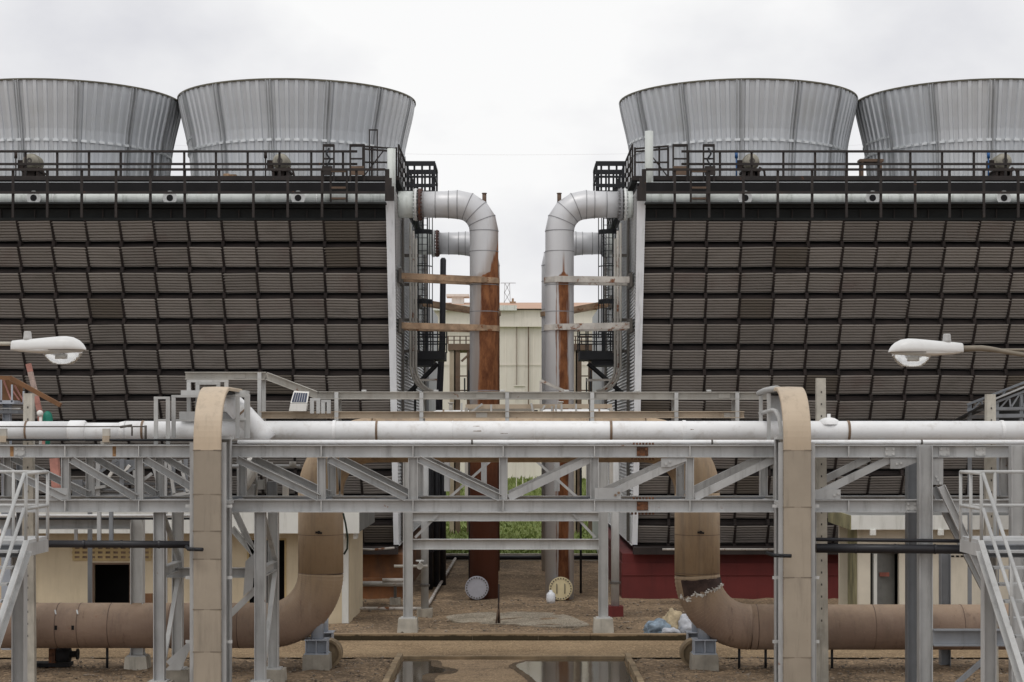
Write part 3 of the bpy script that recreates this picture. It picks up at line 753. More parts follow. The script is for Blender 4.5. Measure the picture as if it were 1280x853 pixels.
def dist_pipe(s, P, U, flpx):
    wh = 'left' if s < 0 else 'right'
    t = T('distribution_pipe', 'pale green grey water pipe lying along the top of the ' + wh + ' tower above its louvres', 'pipe', P(U / 2, 74.4, 16.93), 'water pipes on the tower tops')
    MB().cyl(P(.36, 74.6, 17.09), P(U, 74.6, 17.09), .285, 20).build('pipe_body', 'distpipe', t)
    for px in flpx:
        x = X(px, 74.2)
        b = MB().cyl((x, 74.4, 17.07), (x, 74.12, 17.07), .2, 16); b.ring((x, 74.1, 17.07), (0, 1, 0), .13, .30, .06, 22)
        b.build('outlet_flange', 'flange', t)
        MB().cyl((x, 74.11, 17.07), (x, 74.06, 17.07), .14, 14).build('outlet_bore', 'casing', t)
        b = MB(); b.ring((x + .75, 74.6, 17.09), (1, 0, 0), .28, .305, .05, 20); b.build('pipe_collar', 'flange', t)
    return t

def crossover(s, P):
    wh = 'left' if s < 0 else 'right'
    u = 2.35 if s < 0 else 2.62
    t = T('crossover_ladder', 'dark gate posts and ladder up to the fan deck at the inner end of the ' + wh + ' tower', 'ladder', P(u, 75.5, 16.93), 'deck ladders')
    for d in (-.95, -.35, .35, .80):
        b = MB(); b.box(P(u + d - .035, 75.55, 16.93), P(u + d + .035, 75.62, 19.55)); b.build('gate_post', 'rail', t)
    for (a, c) in ((-.95, -.35), (.35, .80)):
        b = MB()
        for z in (19.5, 18.95, 18.4): b.box(P(u + a + .04, 75.56, z - .035), P(u + c - .04, 75.61, z + .035))
        b.box(P(u + a - .02, 75.53, 19.5), P(u + c + .02, 75.64, 19.58)); b.build('gate_rail', 'rail', t)
    for du in (-.34, .34): MB().box(P(u + du - .04, 74.1, 16.75), P(u + du + .04, 74.18, 18.3)).build('stringer', 'rail', t)
    for (a, c) in ((-.95, -.40), (.40, .85)): MB().box(P(u + a, 75.45, 18.24), P(u + c, 75.53, 18.62)).build('toe_plate', 'brownframe' if a < 0 else 'rail', t)
    for zz, d in ((17.05, .30), (17.5, .2), (18.2, .1)):
        MB().box(P(u - .30, 74.0 + .2 * d, zz - .04), P(u + .30, 74.22, zz + .04)).build('step', 'brownframe', t)
    b = MB(); b.tube([P(u + .55, 75.5, 19.4), P(u + .66, 75.5, 19.15), P(u + .5, 75.5, 18.9), P(u + .66, 75.5, 18.6), P(u + .5, 75.5, 18.4)], .045, 8); b.build('loose_chain', 'black', t)
    return t

def landing(s, P):
    """railed landing beside the end wall, caged ladder, lower platform"""
    wh = 'left' if s < 0 else 'right'; inn = 'left of' if s < 0 else 'right of'
    t = T('deck_landing', 'black railed landing jutting from the top of the ' + wh + ' tower into the gap', 'platform', P(-.8, 81, 18.0), 'landings at the tower ends')
    y0, y1, z = 80.0, 82.6, 18.2; w = 1.45
    MB().box(P(-.12, y0, z - .16), P(-w, y1, z)).build('floor_frame', 'black', t)
    for y in (y0, y1):
        b = MB()
        for zz, hh in ((1.22, .22), (.62, .10), (.22, .16)): b.box(P(-.12, y - .03, z + zz - hh / 2), P(-w, y + .03, z + zz + hh / 2))
        b.build('guard_rail', 'black', t)
        for u in (-.2, -.5, -.85, -1.2, -w + .04):
            MB().box(P(u - .045, y + .032, z), P(u + .045, y + .09, z + 1.3)).build('post', 'black', t)
    b = MB()
    for zz in (1.2, .62): b.box(P(-w - .02, y0 + .1, z + zz - .06), P(-w + .05, y1 - .1, z + zz + .06))
    b.build('guard_rail', 'black', t)
    # end rail of the fan deck
    L = 20.5; a = P(-.05, 76.0, 18.26); c = P(-.05, 96.5, 18.26)
    railing('deck_railing', 'dark railing along the inner end of the ' + wh + ' fan deck running away from view', 'railing', a, c, (1.35, .8, .4), 1.36, [i / 14 for i in range(15)], 'rail', 'railings on the tower tops', .07, .06)
    b = MB()
    t2 = T('corner_railing', 'sloping dark corner railing beside the pale vent pipe on the ' + wh + ' tower', 'railing', P(.7, 75.9, 18.2), 'railings on the tower tops')
    for zz in (1.32, 1.2, .62): MB().bar(P(.0, 75.86, 18.22 + zz - (.12 if zz > 1 else 0)), P(1.5, 75.86, 18.22 + zz), .06, .07).build('guard_rail', 'rail', t2)
    for u in (.05, 1.48, 1.1): MB().box(P(u - .04, 75.9, 18.22), P(u + .04, 75.97, 19.5)).build('post', 'rail', t2)
    MB().bar(P(1.45, 75.94, 18.25), P(.6, 75.94, 19.35), .04, .05).build('brace', 'rail', t2)
    if s < 0: 
        for u in (.88, 1.22): MB().box(P(u - .025, 76.1, 18.22), P(u + .025, 76.15, 20.25)).build('post', 'rail', t2)
        MB().box(P(.855, 76.1, 20.25), P(1.245, 76.15, 20.31)).build('guard_rail', 'rail', t2)
    b = MB(); b.tube([P(.22 if s < 0 else .62, 75.4, 16.9), P(.22 if s < 0 else .62, 75.4, 19.35 if s < 0 else 20.1)], .18, 16)
    b.thing('vent_pipe', 'distpipe', 'pale upright vent pipe at the inner top corner of the ' + wh + ' tower', 'pipe', 'vent pipes')
    # caged ladder
    t = T('caged_ladder', 'black caged ladder down the end wall of the ' + wh + ' tower', 'ladder', P(-.75, 82, 11), 'caged ladders')
    for u in (-.55, -.98): MB().box(P(u - .03, 82.3, 11.0), P(u + .03, 82.36, 18.1)).build('side_rail', 'black', t)
    z = 11.2
    b = MB()
    while z < 18: b.cyl(P(-.55, 82.33, z), P(-.98, 82.33, z), .016, 6); z += .3
    b.build('rung', 'black', t)
    for zc, hh in ((16.55, .22), (14.95, .05), (13.3, .22), (11.9, .05)):
        b = MB(); ps = bend(P(-.76, 82.3, zc), math.pi, 2 * math.pi, .46, (1, 0, 0), (0, 1, 0), 10)
        for a, c in zip(ps, ps[1:]): b.bar(a, c, .025, hh)
        b.build('cage_hoop', 'black', t)
    for a in (185, 225, 270, 315, 355):
        an = math.radians(a); px_ = P(-.76, 0, 0)[0] + .46 * math.cos(an); py_ = 82.3 + .46 * math.sin(an)
        MB().box((px_ - .02, py_ - .02, 11.6), (px_ + .02, py_ + .02, 18.0)).build('cage_bar', 'black', t)
    # lower platform
    t = T('ladder_platform', 'black braced platform with railing below the caged ladder of the ' + wh + ' tower', 'platform', P(-.8, 82, 10.4), 'platforms below the caged ladders')
    x1 = -1.85 if s < 0 else -2.15
    MB().box(P(-.2, 80.9, 10.55), P(x1, 83.2, 10.95)).build('floor_frame', 'black', t)
    MB().box(P(-.2, 81.0, 10.28), P(x1 * .72, 83.1, 10.55)).build('floor_joist', 'black', t)
    for y in (80.95, 83.15):
        b = MB()
        for zz in (1.1, .75, .42): b.box(P(-.2, y - .025, 10.95 + zz - .03), P(x1, y + .025, 10.95 + zz + .03))
        b.build('guard_rail', 'black', t)
        for i in range(6):
            u = -.22 + (x1 + .22) * i / 5; MB().box(P(u - .03, y + .027, 10.95), P(u + .03, y + .08, 12.06)).build('post', 'black', t)
    for y in (81.2, 82.7): MB().bar(P(-.15, y, 9.05), P(x1 * .8, y, 10.4), .1, .12).build('brace', 'black', t)
    MB().box(P(-.4, 81.5, 4.0), P(-.5, 81.6, 10.5)).build('support_post', 'black', t)
    # pale cable conduits down the end wall
    t = T('cable_conduit', 'pale bundle of conduits running down the end wall of the ' + wh + ' tower', 'conduit', P(-.35, 79, 8), 'conduit bundles on the end walls')
    for i, du in enumerate((0, .13, .25)):
        zt = 16.6 - .35 * i
        pts = [P(-.38 - du, 79.0, zt), P(-.38 - du, 79.0, 10.2)] + [P(-.38 - du - .9 * (1 - math.cos(a)), 79.0 - .02 * i, 10.2 - 1.15 * math.sin(a)) for a in (.3, .6, .9, 1.2, 1.5)]
        MB().tube(pts, .055, 8).build('conduit', 'rustpale' if i == 1 else 'tray', t)
    for zz in (15.2, 13.9, 12.3, 10.9): MB().box(P(-.1, 79.05, zz - .12), P(-.75, 79.12, zz + .02)).build('clamp', 'seam', t)

TOW = {}
for s, xc in ((-1, -5.05), (1, 5.15)):
    t, P, U = tower(s, xc); TOW[s] = P
    railpair(s, P, U); end_posts(s, P); crossover(s, P); landing(s, P)
    dist_pipe(s, P, U, (43, 213, 373) if s < 0 else (931, 1254, 1090))
fan_stack(-10.6, 86, 'grey flared fan stack of the left tower nearest the gap, whole in view')
fan_stack(-22.1, 86, 'grey flared fan stack cut by the left edge, darker along its right flank')
fan_stack(10.9, 86, 'grey flared fan stack of the right tower nearest the gap, whole in view')
fan_stack(22.45, 86, 'grey flared fan stack cut by the right edge, darker along its left flank')
fan_motor(X(37, 77), 'fan motor on the left deck in front of the stack cut by the left edge')
fan_motor(X(350, 77), 'fan motor with pale round cover on the left deck in front of the whole stack')
fan_motor(X(940, 77), 'fan motor beside a blue topped post on the right deck before the whole stack')
fan_motor(X(1256, 77), 'fan motor on the right deck in front of the stack cut by the right edge')
x = X(1088, 77)
t = T('deck_stand', 'small reddish brown table on the right fan deck between the two stacks', 'table', (x, 77, 18.22))
MB().box((x - .52, 76.7, 19.0), (x + .52, 77.3, 19.12)).build('table_top', 'brownframe', t)
for dx in (-.4, .4):
    for dy in (-.22, .22): MB().box((x + dx - .05, 77 + dy - .05, 18.22), (x + dx + .05, 77 + dy + .05, 19.0)).build('leg', 'brownframe', t)
b = MB(); b.cyl((X(285, 77), 76.6, 18.22), (X(285, 77), 76.6, 18.45), .14, 12); b.box((X(290, 77) - .1, 76.5, 18.22), (X(290, 77) + .25, 76.9, 18.42))
b.thing('valve_box', 'rustbeam', 'small rusty box on the left fan deck between the two stacks', 'box')
# ------------------------------------------------------------------ riser pipes between the towers
def riser_pipe(s, cx, cy, zc, wall, label, m, cap=None, rear=False):
    t = T('riser_pipe', label, 'pipe', (cx, cy, 0), 'riser pipes between the towers')
    r = .62; R = 1.15
    d = -s                                            # the horizontal leg points back to its tower: left tower -> -x
    hx = -1 if s < 0 else 1
    c = (cx + hx * R, cy, zc - R)
    arc = bend(c, 0, math.pi / 2, R, (-hx, 0, 0), (0, 0, 1), 4)
    fl = wall[1]
    pts = [Vector((cx, cy, -.05))] + arc + [Vector((fl + (cx - fl) * .42, cy, zc)), Vector((fl + hx * -.06, cy, zc))]
    rs = [r] * (len(arc) + 1) + [r * .93, r * .90]
    MB().tube(pts, rs, 32).build('pipe_body', m, t)
    b = MB()
    for p, q in zip(arc, arc[1:]): pass
    for i, p in enumerate(arc):
        a = math.pi / 2 * i / 4; ax = (-hx * -math.sin(a) , 0, math.cos(a))
        ax = Vector((hx * math.sin(a), 0, math.cos(a)))
        MB().ring(p, ax, r * .97, r + .012, .035, 32).build('cladding_joint', 'riserseam', t)
    for f in (.15, .45, .78): MB().ring((fl + (cx - fl + hx * R) * f, cy, zc), (1, 0, 0), r * .8, r * (.935 if f < .5 else .965) + .010, .03, 32).build('cladding_joint', 'riserseam', t)
    for z in (15.0, 13.55, 12.4, 9.0, 6.4, 3.4): MB().ring((cx, cy, z), (0, 0, 1), r * .9, r + .010, .03, 32).build('cladding_joint', 'riserseam', t)
    MB().tube([(wall[0], cy, zc), (fl + hx * .06, cy, zc)], r * .93, 28).build('inlet_spool', 'distpipe', t)
    for k, (dx, mm) in enumerate(((.07, 'flange'), (-.10, 'redbolt' if s < 0 else 'riserseam'))):
        f = MB(); f.ring((fl + hx * dx, cy, zc), (1, 0, 0), r * .8, r * 1.13, .09, 32)
        f = f.build('flange_ring', mm, t)
        b = MB()
        for i in range(24):
            a = 2 * math.pi * i / 24; y = cy + math.cos(a) * r * 1.04; z = zc + math.sin(a) * r * 1.04
            b.cyl((fl + hx * (dx - .11), y, z), (fl + hx * (dx + .11), y, z), .035, 6)
        b.build('bolt', mm, f)
    if not rear:
        p = arc[2] + Vector((-hx * .35, 0, .5)) * 1.0
        b = MB(); b.cyl(p + Vector((0, 0, -.15)), p + Vector((0, 0, .30)), .09, 10); b.cyl(p + Vector((0, 0, .30)), p + Vector((0, 0, .34)), .11, 10); b.build('air_vent', 'brownframe', t)
    if cap:
        x, z, mm, handles = cap
        MB().cyl((x, cy - .3, z), (x, cy - r - .42, z), .46, 28).build('cleanout_stub', 'seam' if not handles else 'riserseam', t)
        f = MB(); f.cyl((x, cy - r - .43, z), (x, cy - r - .50, z), .50, 36); f = f.build('blind_flange', mm, t)
        b = MB()
        for i in range(24):
            a = 2 * math.pi * i / 24
            b.cyl((x + .435 * math.cos(a), cy - r - .50, z + .435 * math.sin(a)), (x + .435 * math.cos(a), cy - r - .53, z + .435 * math.sin(a)), .032, 6)
        b.build('bolt', 'seam', f)
        if handles:
            for dx in (-.17, .17): MB().tube([(x + dx, cy - r - .5, z - .2), (x + dx, cy - r - .55, z - .18), (x + dx, cy - r - .55, z + .18), (x + dx, cy - r - .5, z + .2)], .018, 8).build('handle', 'seam', f)
    return t
zF = Z(256, 76); zR = Z(304.6, 91)
riser_pipe(-1, -1.31, 76, zF, (-5.0, X(522, 76)), 'big riser pipe with rust all down one side and a grey blind flange at its foot', 'riser_l', (X(596, 74.9), Z(735, 74.9), 'greyflange', False))
riser_pipe(1, 1.95, 76, zF, (5.1, X(779, 76)), 'big grey riser pipe with one rust streak and a cream blind flange at its foot', 'riser_r', (X(701, 74.9), Z(736, 74.9), 'creamflange', True))
riser_pipe(-1, -1.38, 91, zR, (-5.0, X(544, 91)), 'rear riser pipe mostly hidden behind the rusted front riser', 'riser_l', None, True)
riser_pipe(1, 2.02, 91, zR, (5.1, X(757, 91)), 'rear riser pipe mostly hidden behind the rust streaked grey riser', 'riser_r', None, True)

def brace(x0, x1, pipe_x, y, z0, z1, m, label, r=.62, yw=1.2):
    """pair of channels from the end wall to a clamp round the riser"""
    t = T('pipe_brace', label, 'brace', ((x0 + x1) / 2, y, z0 - .2), 'brace beams between end walls and risers')
    s = 1 if x1 > x0 else -1
    for dy, nm in ((-.72, 'beam'), (.72, 'beam')):
        MB().bar((x0, y + dy, z0), (x1, y + dy, z1), .14, .26).build(nm, m, t)
    b = MB(); b.ring((pipe_x, y, z1), (0, 0, 1), r, r + .06, .24, 32); b.build('pipe_clamp', m, t)
    b = MB(); b.box((pipe_x - .12, y - .80, z1 - .11), (pipe_x + .12, y - .60, z1 + .11)); b.box((pipe_x - .12, y + .60, z1 - .11), (pipe_x + .12, y + .80, z1 + .11)); b.build('clamp_lug', m, t)
    MB().box((x0 - s * .02, y - .95, z0 - .3), (x0 + s * .10, y + .95, z0 + .3)).build('wall_plate', 'seam', t)
    return t
D = 75.3
brace(-4.92, X(606, D), -1.31, 76, Z(345, D), Z(350, D), 'rustbeam', 'upper rusty brace beam from the left end wall to the rusted front riser')
brace(-4.92, X(606, D), -1.31, 76, Z(407, D), Z(410, D), 'rustbeam', 'lower rusty brace beam from the left end wall to the rusted front riser')
brace(5.02, X(693, D), 1.95, 76, Z(350, D), Z(349, D), 'rustpale', 'upper pale brace beam from the right end wall to the grey front riser')
brace(5.02, X(693, D), 1.95, 76, Z(407, D), Z(409, D), 'rustpale', 'lower pale brace beam from the right end wall to the grey front riser')
D = 90.3
brace(-4.9, X(613, D), -1.38, 91, Z(377, D), Z(391, D), 'rustbeam', 'rear weathered brace sloping down to the riser behind the rusted one')
brace(5.0, X(690, D), 2.02, 91, Z(378, D), Z(392, D), 'rustbeam', 'rear weathered brace sloping down to the riser behind the grey one')

b = MB(); b.tube([(X(549, 88), 88, 0), (X(549, 88), 88, Z(500, 88)), (X(553, 88), 88, Z(420, 88)), (X(554, 88), 88, Z(325, 88)), (X(554, 88), 88, Z(322.5, 88))], [.17, .17, .15, .15, .09], 14)
b.thing('vent_stack', 'blackpipe', 'tall thin black vent pipe standing between the left tower and rusted riser', 'pipe')
for i, px in enumerate((537, 545.5, 553)):
    b = MB(); b.tube([(X(px, 80.5 + i), 80.5 + i, 0), (X(px, 80.5 + i), 80.5 + i, Z(530 + 8 * i, 80.5 + i))], .17, 12)
    b.ring((X(px, 80.5 + i), 80.5 + i, Z(690, 80)), (0, 0, 1), .15, .21, .08, 14)
    b.thing('drain_pipe', 'blackpipe', ('black drain pipe closest to the left end wall, first of the three', 'middle black drain pipe of the three beside the left end wall', 'black drain pipe nearest the rusted riser of the three by the end wall')[i], 'pipe', 'black drain pipes by the left end wall')
b = MB(); b.tube([(X(587, 78), 78, 0), (X(587, 78), 78, Z(535, 78))], .05, 8); b.thing('thin_post', 'black', 'thin black upright pipe just left of the rusted riser foot', 'pipe')
b = MB(); b.tube([(X(726, 78), 78, 0), (X(726, 78), 78, Z(570, 78))], .05, 8); b.thing('thin_post', 'black', 'thin black upright pipe just right of the grey riser foot', 'pipe')
b = MB(); b.tube([(X(530, 97), 97, .3), (X(770, 97), 97, .3)], .12, 12); b.thing('ground_pipe', 'blackpipe', 'black pipe lying low across the gap in front of the grass', 'pipe')
b = MB().box((-14, 98.2, 0), (14, 98.6, .42)); b.setting('kerb', 'concrete_pale')

# ------------------------------------------------------------------ hall and steelwork beyond the grass
H = 188.0
t = T('power_hall', 'long pale cream clad hall with brown roof beyond the grass', 'building', (0, H + 15, 0))
zt = Z(388, H); zb = Z(409, H)
MB().box((-60, H, 0), (60, H + 40, zb)).build('wall', 'hall', t)
b = MB()
for i in range(120): b.box((-60 + i, H - .06, .5), (-59.9 + i, H - .001, zb - .02))
b.build('cladding_rib', 'hallband', t)
b = MB()
for z in (4.5, 8, 11.3, 14.4): b.box((-60, H - .12, z), (60, H - .065, z + .05))
b.build('cladding_joint', 'hallband', t)
MB().box((-60, H - .5, zb), (60, H + 40, zt)).build('wall_band', 'hallband', t)
zr = Z(378.5, H + 14)
b = MB().prism([(-60, H - 1.0, zt + .1), (-60, H + 14, zr), (-60, H + 42, zr), (-60, H + 42, zt + .1)], (120, 0, 0)); rf = b.build('roof', 'hallroof', t)
MB().box((-60, H - 1.1, zt - .1), (X(646, H), H - .9, zt + .45)).build('gutter', 'fascia', rf)
v = T('roof_ventilator', 'small white louvred ventilator on the hall roof left of the risers', 'ventilator', (X(573, H + 12), H + 12, zr - .6))
a = X(565, H + 12); c = X(580, H + 12)
MB().box((a, H + 11, zr - .6), (c, H + 13, Z(372, H + 12))).build('ventilator_body', 'fascia', v)
MB().box((a - .6, H + 10.6, Z(372, H + 12)), (c + .6, H + 13.4, Z(369, H + 12))).build('ventilator_cap', 'hallband', v)
b = MB(); x = X(641, H + 12); b.box((x - .35, H + 12, zr - .2), (x + .35, H + 12.6, Z(377, H + 12))); b.box((x - .12, H + 12.2, Z(377, H + 12)), (x + .12, H + 12.4, Z(373, H + 12))); b.thing('roof_cowl', 'rustbeam', 'tiny rusty cowl on the hall roof right of the rusted riser', 'chimney')
# lattice mast far behind
t = T('lattice_mast', 'faint lattice power mast far behind the hall roof', 'mast', (X(636, 330), 330, 0))
zt2 = Z(354, 330); x = X(634, 330)
for dx in (-.9, .9): MB().bar((x + dx * 1.6, 330, 5), (x + dx * .5, 330, zt2), .12, .12).build('leg', 'mast', t)
b = MB()
for i in range(7):
    z0 = zt2 - 1.8 * i; k = .5 + .06 * i; b.bar((x - .9 * k, 330, z0), (x + .9 * (k + .06), 330, z0 - 1.8), .12, .12); b.bar((x + .9 * k, 330, z0), (x - .9 * (k + .06), 330, z0 - 1.8), .12, .12)
b.build('lattice', 'mast', t)
MB().bar((x - 1.2, 330, zt2), (x + 1.6, 330, zt2), .14, .14).build('cross_arm', 'mast', t)
b = MB(); b.bar((X(646, H), H - .3, Z(500, H)), (X(646, H), H - .3, Z(404, H)), .08, .08)
for px, t_, in ((660.5, 0),): b.bar((X(px, H), H - .3, Z(520, H)), (X(px, H), H - .3, Z(404, H)), .12, .12)
b.thing('downpipe', 'brownframe', 'thin dark downpipe on the hall wall between the risers', 'pipe')
b = MB().box((X(643, 150), 150, Z(497, 150)), (X(656, 150), 151.2, Z(483, 150))); b.box((X(642, 150), 149.9, Z(483, 150)), (X(657, 150), 151.3, Z(481.5, 150)))
b.box((X(645, 150), 150.2, 0), (X(646, 150), 150.4, Z(497, 150))); b.box((X(653, 150), 150.2, 0), (X(654, 150), 150.4, Z(497, 150))); b.thing('hall_cabinet', 'hallband', 'pale box cabinet standing before the hall wall between the risers', 'cabinet')

def steel_frame(px0, px1, label):
    D = 118; t = T('steel_platform', label, 'platform', ((X(px0, D) + X(px1, D)) / 2, D, 0), 'brown steel platforms beyond the risers')
    x0, x1 = X(px0, D), X(px1, D)
    for x in (x0 + .3, (x0 + x1) / 2 - .2, x1 - .15): MB().box((x - .2, D, 0), (x + .2, D + .4, Z(436, D))).build('column', 'tray_tan' if x < x0 + .5 else 'brownframe', t)
    MB().box((x0, D - .1, Z(438, D)), (x1, D + 4, Z(430, D))).build('floor_beam', 'brownframe', t)
    for y_ in (471, 489): MB().box((x0 + .8, D - .05, Z(y_, D)), (x1, D + .05, Z(y_ - 1.5, D))).build('floor_beam', 'brownframe', t)
    for y_ in (421, 426): MB().box((x0, D - .03, Z(y_, D)), (x1, D + .05, Z(y_ - 1, D))).build('guard_rail', 'brownframe', t)
    for i in range(5): x = x0 + (x1 - x0) * i / 4; MB().box((x - .04, D + .06, Z(430, D)), (x + .04, D + .12, Z(420, D))).build('post', 'brownframe', t)
    MB().bar((x0 + .9, D, Z(452, D)), (x1, D, Z(440, D)), .12, .14).build('brace', 'brownframe', t)
    for px in (-9, -4, 0): 
        x = x1 + px * D / F; MB().box((x - .05, D - .3, Z(500, D)), (x + .05, D - .2, Z(455 - px * 2, D))).build('hanger', 'black', t)
    return t
steel_frame(560, 590, 'brown steel platform with rails beyond the rusted riser, right of the left tower')
steel_frame(712, 742, 'brown steel platform with rails beyond the grey riser, left of the right tower')

# white tanks just behind the portal
def tank(px0, px1, py, D, r, label):
    x0, x1 = X(px0, D), X(px1, D); z = Z(py, D)
    t = T('white_tank', label, 'tank', ((x0 + x1) / 2, D, z - r), 'white tanks behind the cable tray')
    MB().tube([(x0, D, z), (x0 + .12, D, z), (x0 + .3, D, z), (x1 - .3, D, z), (x1 - .12, D, z), (x1, D, z)], [r * .5, r * .85, r, r, r * .85, r * .5], 20).build('tank_shell', 'whitepipe', t)
    b = MB()
    for f in (.2, .5, .8): b.ring((x0 + (x1 - x0) * f, D, z), (1, 0, 0), r, r + .03, .06, 20)
    b.build('tank_band', 'band', t)
    for f in (.25, .75):
        x = x0 + (x1 - x0) * f; MB().box((x - .1, D - .3, 5.0), (x + .1, D + .3, z - r * .8)).build('saddle', 'steel', t)
    x = x0 + (x1 - x0) * .3; b = MB(); b.cyl((x, D, z + r), (x, D, z + r + .25), .07, 10); b.cyl((x, D, z + r + .25), (x, D, z + r + .3), .11, 12); b.build('nozzle', 'tray', t)
    return t
tank(536, 628, 525, 66, .36, 'white tank lying behind the cable tray at the foot of the rusted riser')
tank(672, 768, 524.5, 66, .38, 'white tank lying behind the cable tray at the foot of the grey riser')

# ------------------------------------------------------------------ the central portal
D = 63.2
t = T('portal_frame', 'pale grey steel portal on two concrete footings in the middle of the gap', 'frame', (X(631, D), D, 0))
for px in (510, 754):
    x = X(px, D)
    MB().ibeam((x, D, .55), (x, D, Z(560, D)), .34, .30, .022, (1, 0, 0)).build('column', 'steel_pale', t)
    MB().box((x - .25, D - .25, .53), (x + .25, D + .25, .57)).build('base_plate', 'steel_pale', t)
    MB().prism([(x - .37, D - .40, .0), (x + .37, D - .40, 0), (x + .33, D - .36, .53), (x - .33, D - .36, .53)], (0, .76, 0)).build('footing', 'concrete_pale', t)
xa, xb = X(510, D) + .16, X(754, D) - .16
MB().ibeam((xa, D, Z(680.5, D)), (xb, D, Z(680.5, D)), Z(674, D) - Z(687, D), .26).build('cross_beam', 'steel_pale', t)
MB().ibeam((xa, D, Z(646, D)), (xb, D, Z(646, D)), .32, .26).build('cross_beam', 'steel_pale', t)
for p, q in (((519, 672), (549, 642)), ((744, 672), (716, 642)), ((562, 622), (617, 573)), ((722, 622), (664, 571))):
    MB().bar(PT(*p, D), PT(*q, D), .09, .15, (0, 1, 0)).build('brace', 'steel', t)
# companion frame just behind it
D2 = 68.5
for px, z0, zt_, m, lab, wd in ((531, .35, Z(560, D2), 'steel', 'grey pipe post on a small footing behind the left column of the portal', .15), (769, .45, Z(560, D2), 'steel_pale', 'pale pipe post on a red footing behind the right column of the portal', .16)):
    x = X(px, D2); t = T('pipe_post', lab, 'post', (x, D2, 0), 'pipe posts behind the portal')
    MB().tube([(x, D2, z0), (x, D2, zt_)], wd, 14).build('post_shaft', m, t)
    MB().ring((x, D2, z0 + .9), (0, 0, 1), wd, wd + .05, .08, 14).build('collar', 'seam', t)
    MB().box((x - .3, D2 - .3, 0), (x + .3, D2 + .3, z0)).build('footing', 'concrete' if px < 600 else 'redwall', t)
t = T('fill_valve', 'small valve with handwheel beside the left column of the portal', 'valve', PT(526, 706, 68) )
b = MB(); p = PT(525, 708, 68); b.tube([p + Vector((-1.0, 0, 0)), p + Vector((.3, 0, 0))], .06, 10); b.cyl(p + Vector((0, -.15, 0)), p + Vector((0, .15, 0)), .12, 12); b.build('valve_body', 'tray', t)
b = MB(); b.ring(p + Vector((0, -.1, .22)), (0, 0, 1), .10, .16, .04, 16); b.cyl(p + Vector((0, -.1, 0)), p + Vector((0, -.1, .24)), .03, 8); b.build('handwheel', 'flange', t)
# pipework along the foot of the left basin
t = T('basin_pipe', 'pale level pipe with blocks along the foot of the rust stained basin', 'pipe', (X(470, 73), 73, 0))
MB().tube([(X(437, 73), 73, Z(730, 73)), (X(505, 73), 73, Z(730, 73))], .11, 12).build('pipe_body', 'tray', t)
MB().tube([(X(478, 72.7), 72.7, Z(725, 73)), (X(508, 72.7), 72.7, Z(725, 73))], .09, 12).build('pipe_body', 'rustpale', t)
x = X(494, 73); MB().box((x - .06, 72.94, .3), (x + .06, 73.06, Z(733, 73))).build('stand_post', 'seam', t)
MB().box((x - .22, 72.8, 0), (x + .22, 73.2, .34)).build('block', 'concrete', t)
b = MB(); b.tube([(X(414, 71), 71, .12), (X(440, 70.5), 70.5, .14), (X(497, 70.5), 70.5, .14), (X(528, 70.5), 70.5, .14), (X(536, 72.5), 72.5, .16), (X(569, 96), 96, .32)], .07, 10)
b.thing('ground_hose', 'rustpale', 'pale bent pipe lying on the dirt from the portal back towards the grass', 'pipe')
t = T('marker_stake', 'thin dark stake with short props standing on the concrete pad', 'stake', (X(623, 65.5), 65.5, .07))
x = X(623, 65.5); MB().cyl((x, 65.5, .1), (x + .02, 65.5, 1.55), .03, 8).build('stake', 'girt', t)
b = MB(); b.cyl((x - .08, 65.45, .1), (x - .01, 65.5, .62), .035, 6); b.cyl((x + .05, 65.5, .1), (x + .01, 65.5, .9), .03, 6); b.build('prop', 'brownframe', t)
b = MB(); x = X(688.5, 73.6); b.lathe([(.0, .06), (.17, .06), (.19, .2), (.19, .42), (.13, .5), (.07, .54), (.07, .6), (0, .6)], (x, 73.6, 0), 18)
b.thing('plastic_jug', 'jug', 'white plastic jug standing at the foot of the grey riser', 'jug')
# sacks of rubbish on the kerb
def sack(px, py, D, sx, sy, sz, m, label, seed):
    import bmesh
    from mathutils import noise
    x, z = X(px, D), max(.06, Z(py, D)); bm = bmesh.new(); bmesh.ops.create_icosphere(bm, subdivisions=4, radius=1)
    o = Vector((seed * 7.3, seed * 3.1, 0))
    for v in bm.verts:
        n = noise.fractal(v.co * 1.7 + o, 1.0, 2.0, 4) * .26 + noise.turbulence(v.co * 3.4 + o, 4, True) * .16
        c = v.co * (1 + n - .1); c.z = max(c.z, -.45)
        v.co = Vector((c.x * sx, c.y * sy, (c.z + .45) * sz))
    b = MB(); b.v = [v.co + Vector((x, D, z)) for v in bm.verts]; b.f = [tuple(v.index for v in f.verts) for f in bm.faces]; b.s = [True] * len(b.f); bm.free()
    return b.thing('rubbish_sack', m, label, 'sack', 'sacks dumped on the kerb')
sack(824, 794, 61.6, .55, .40, .36, 'bagblue', 'slumped blue grey plastic sack at the near left end of the pile on the kerb', 1)
sack(842, 794, 61.9, .40, .42, .62, 'bagtan', 'tan woven sack standing in the middle of the pile on the kerb', 5)
sack(859, 796, 61.7, .46, .42, .52, 'bagwhite', 'dirty white plastic sack beside the blue grey pipe stand', 3)
sack(838, 796, 61.2, .36, .26, .22, 'bagwhite', 'small flat whitish sack in front of the tan one', 4)

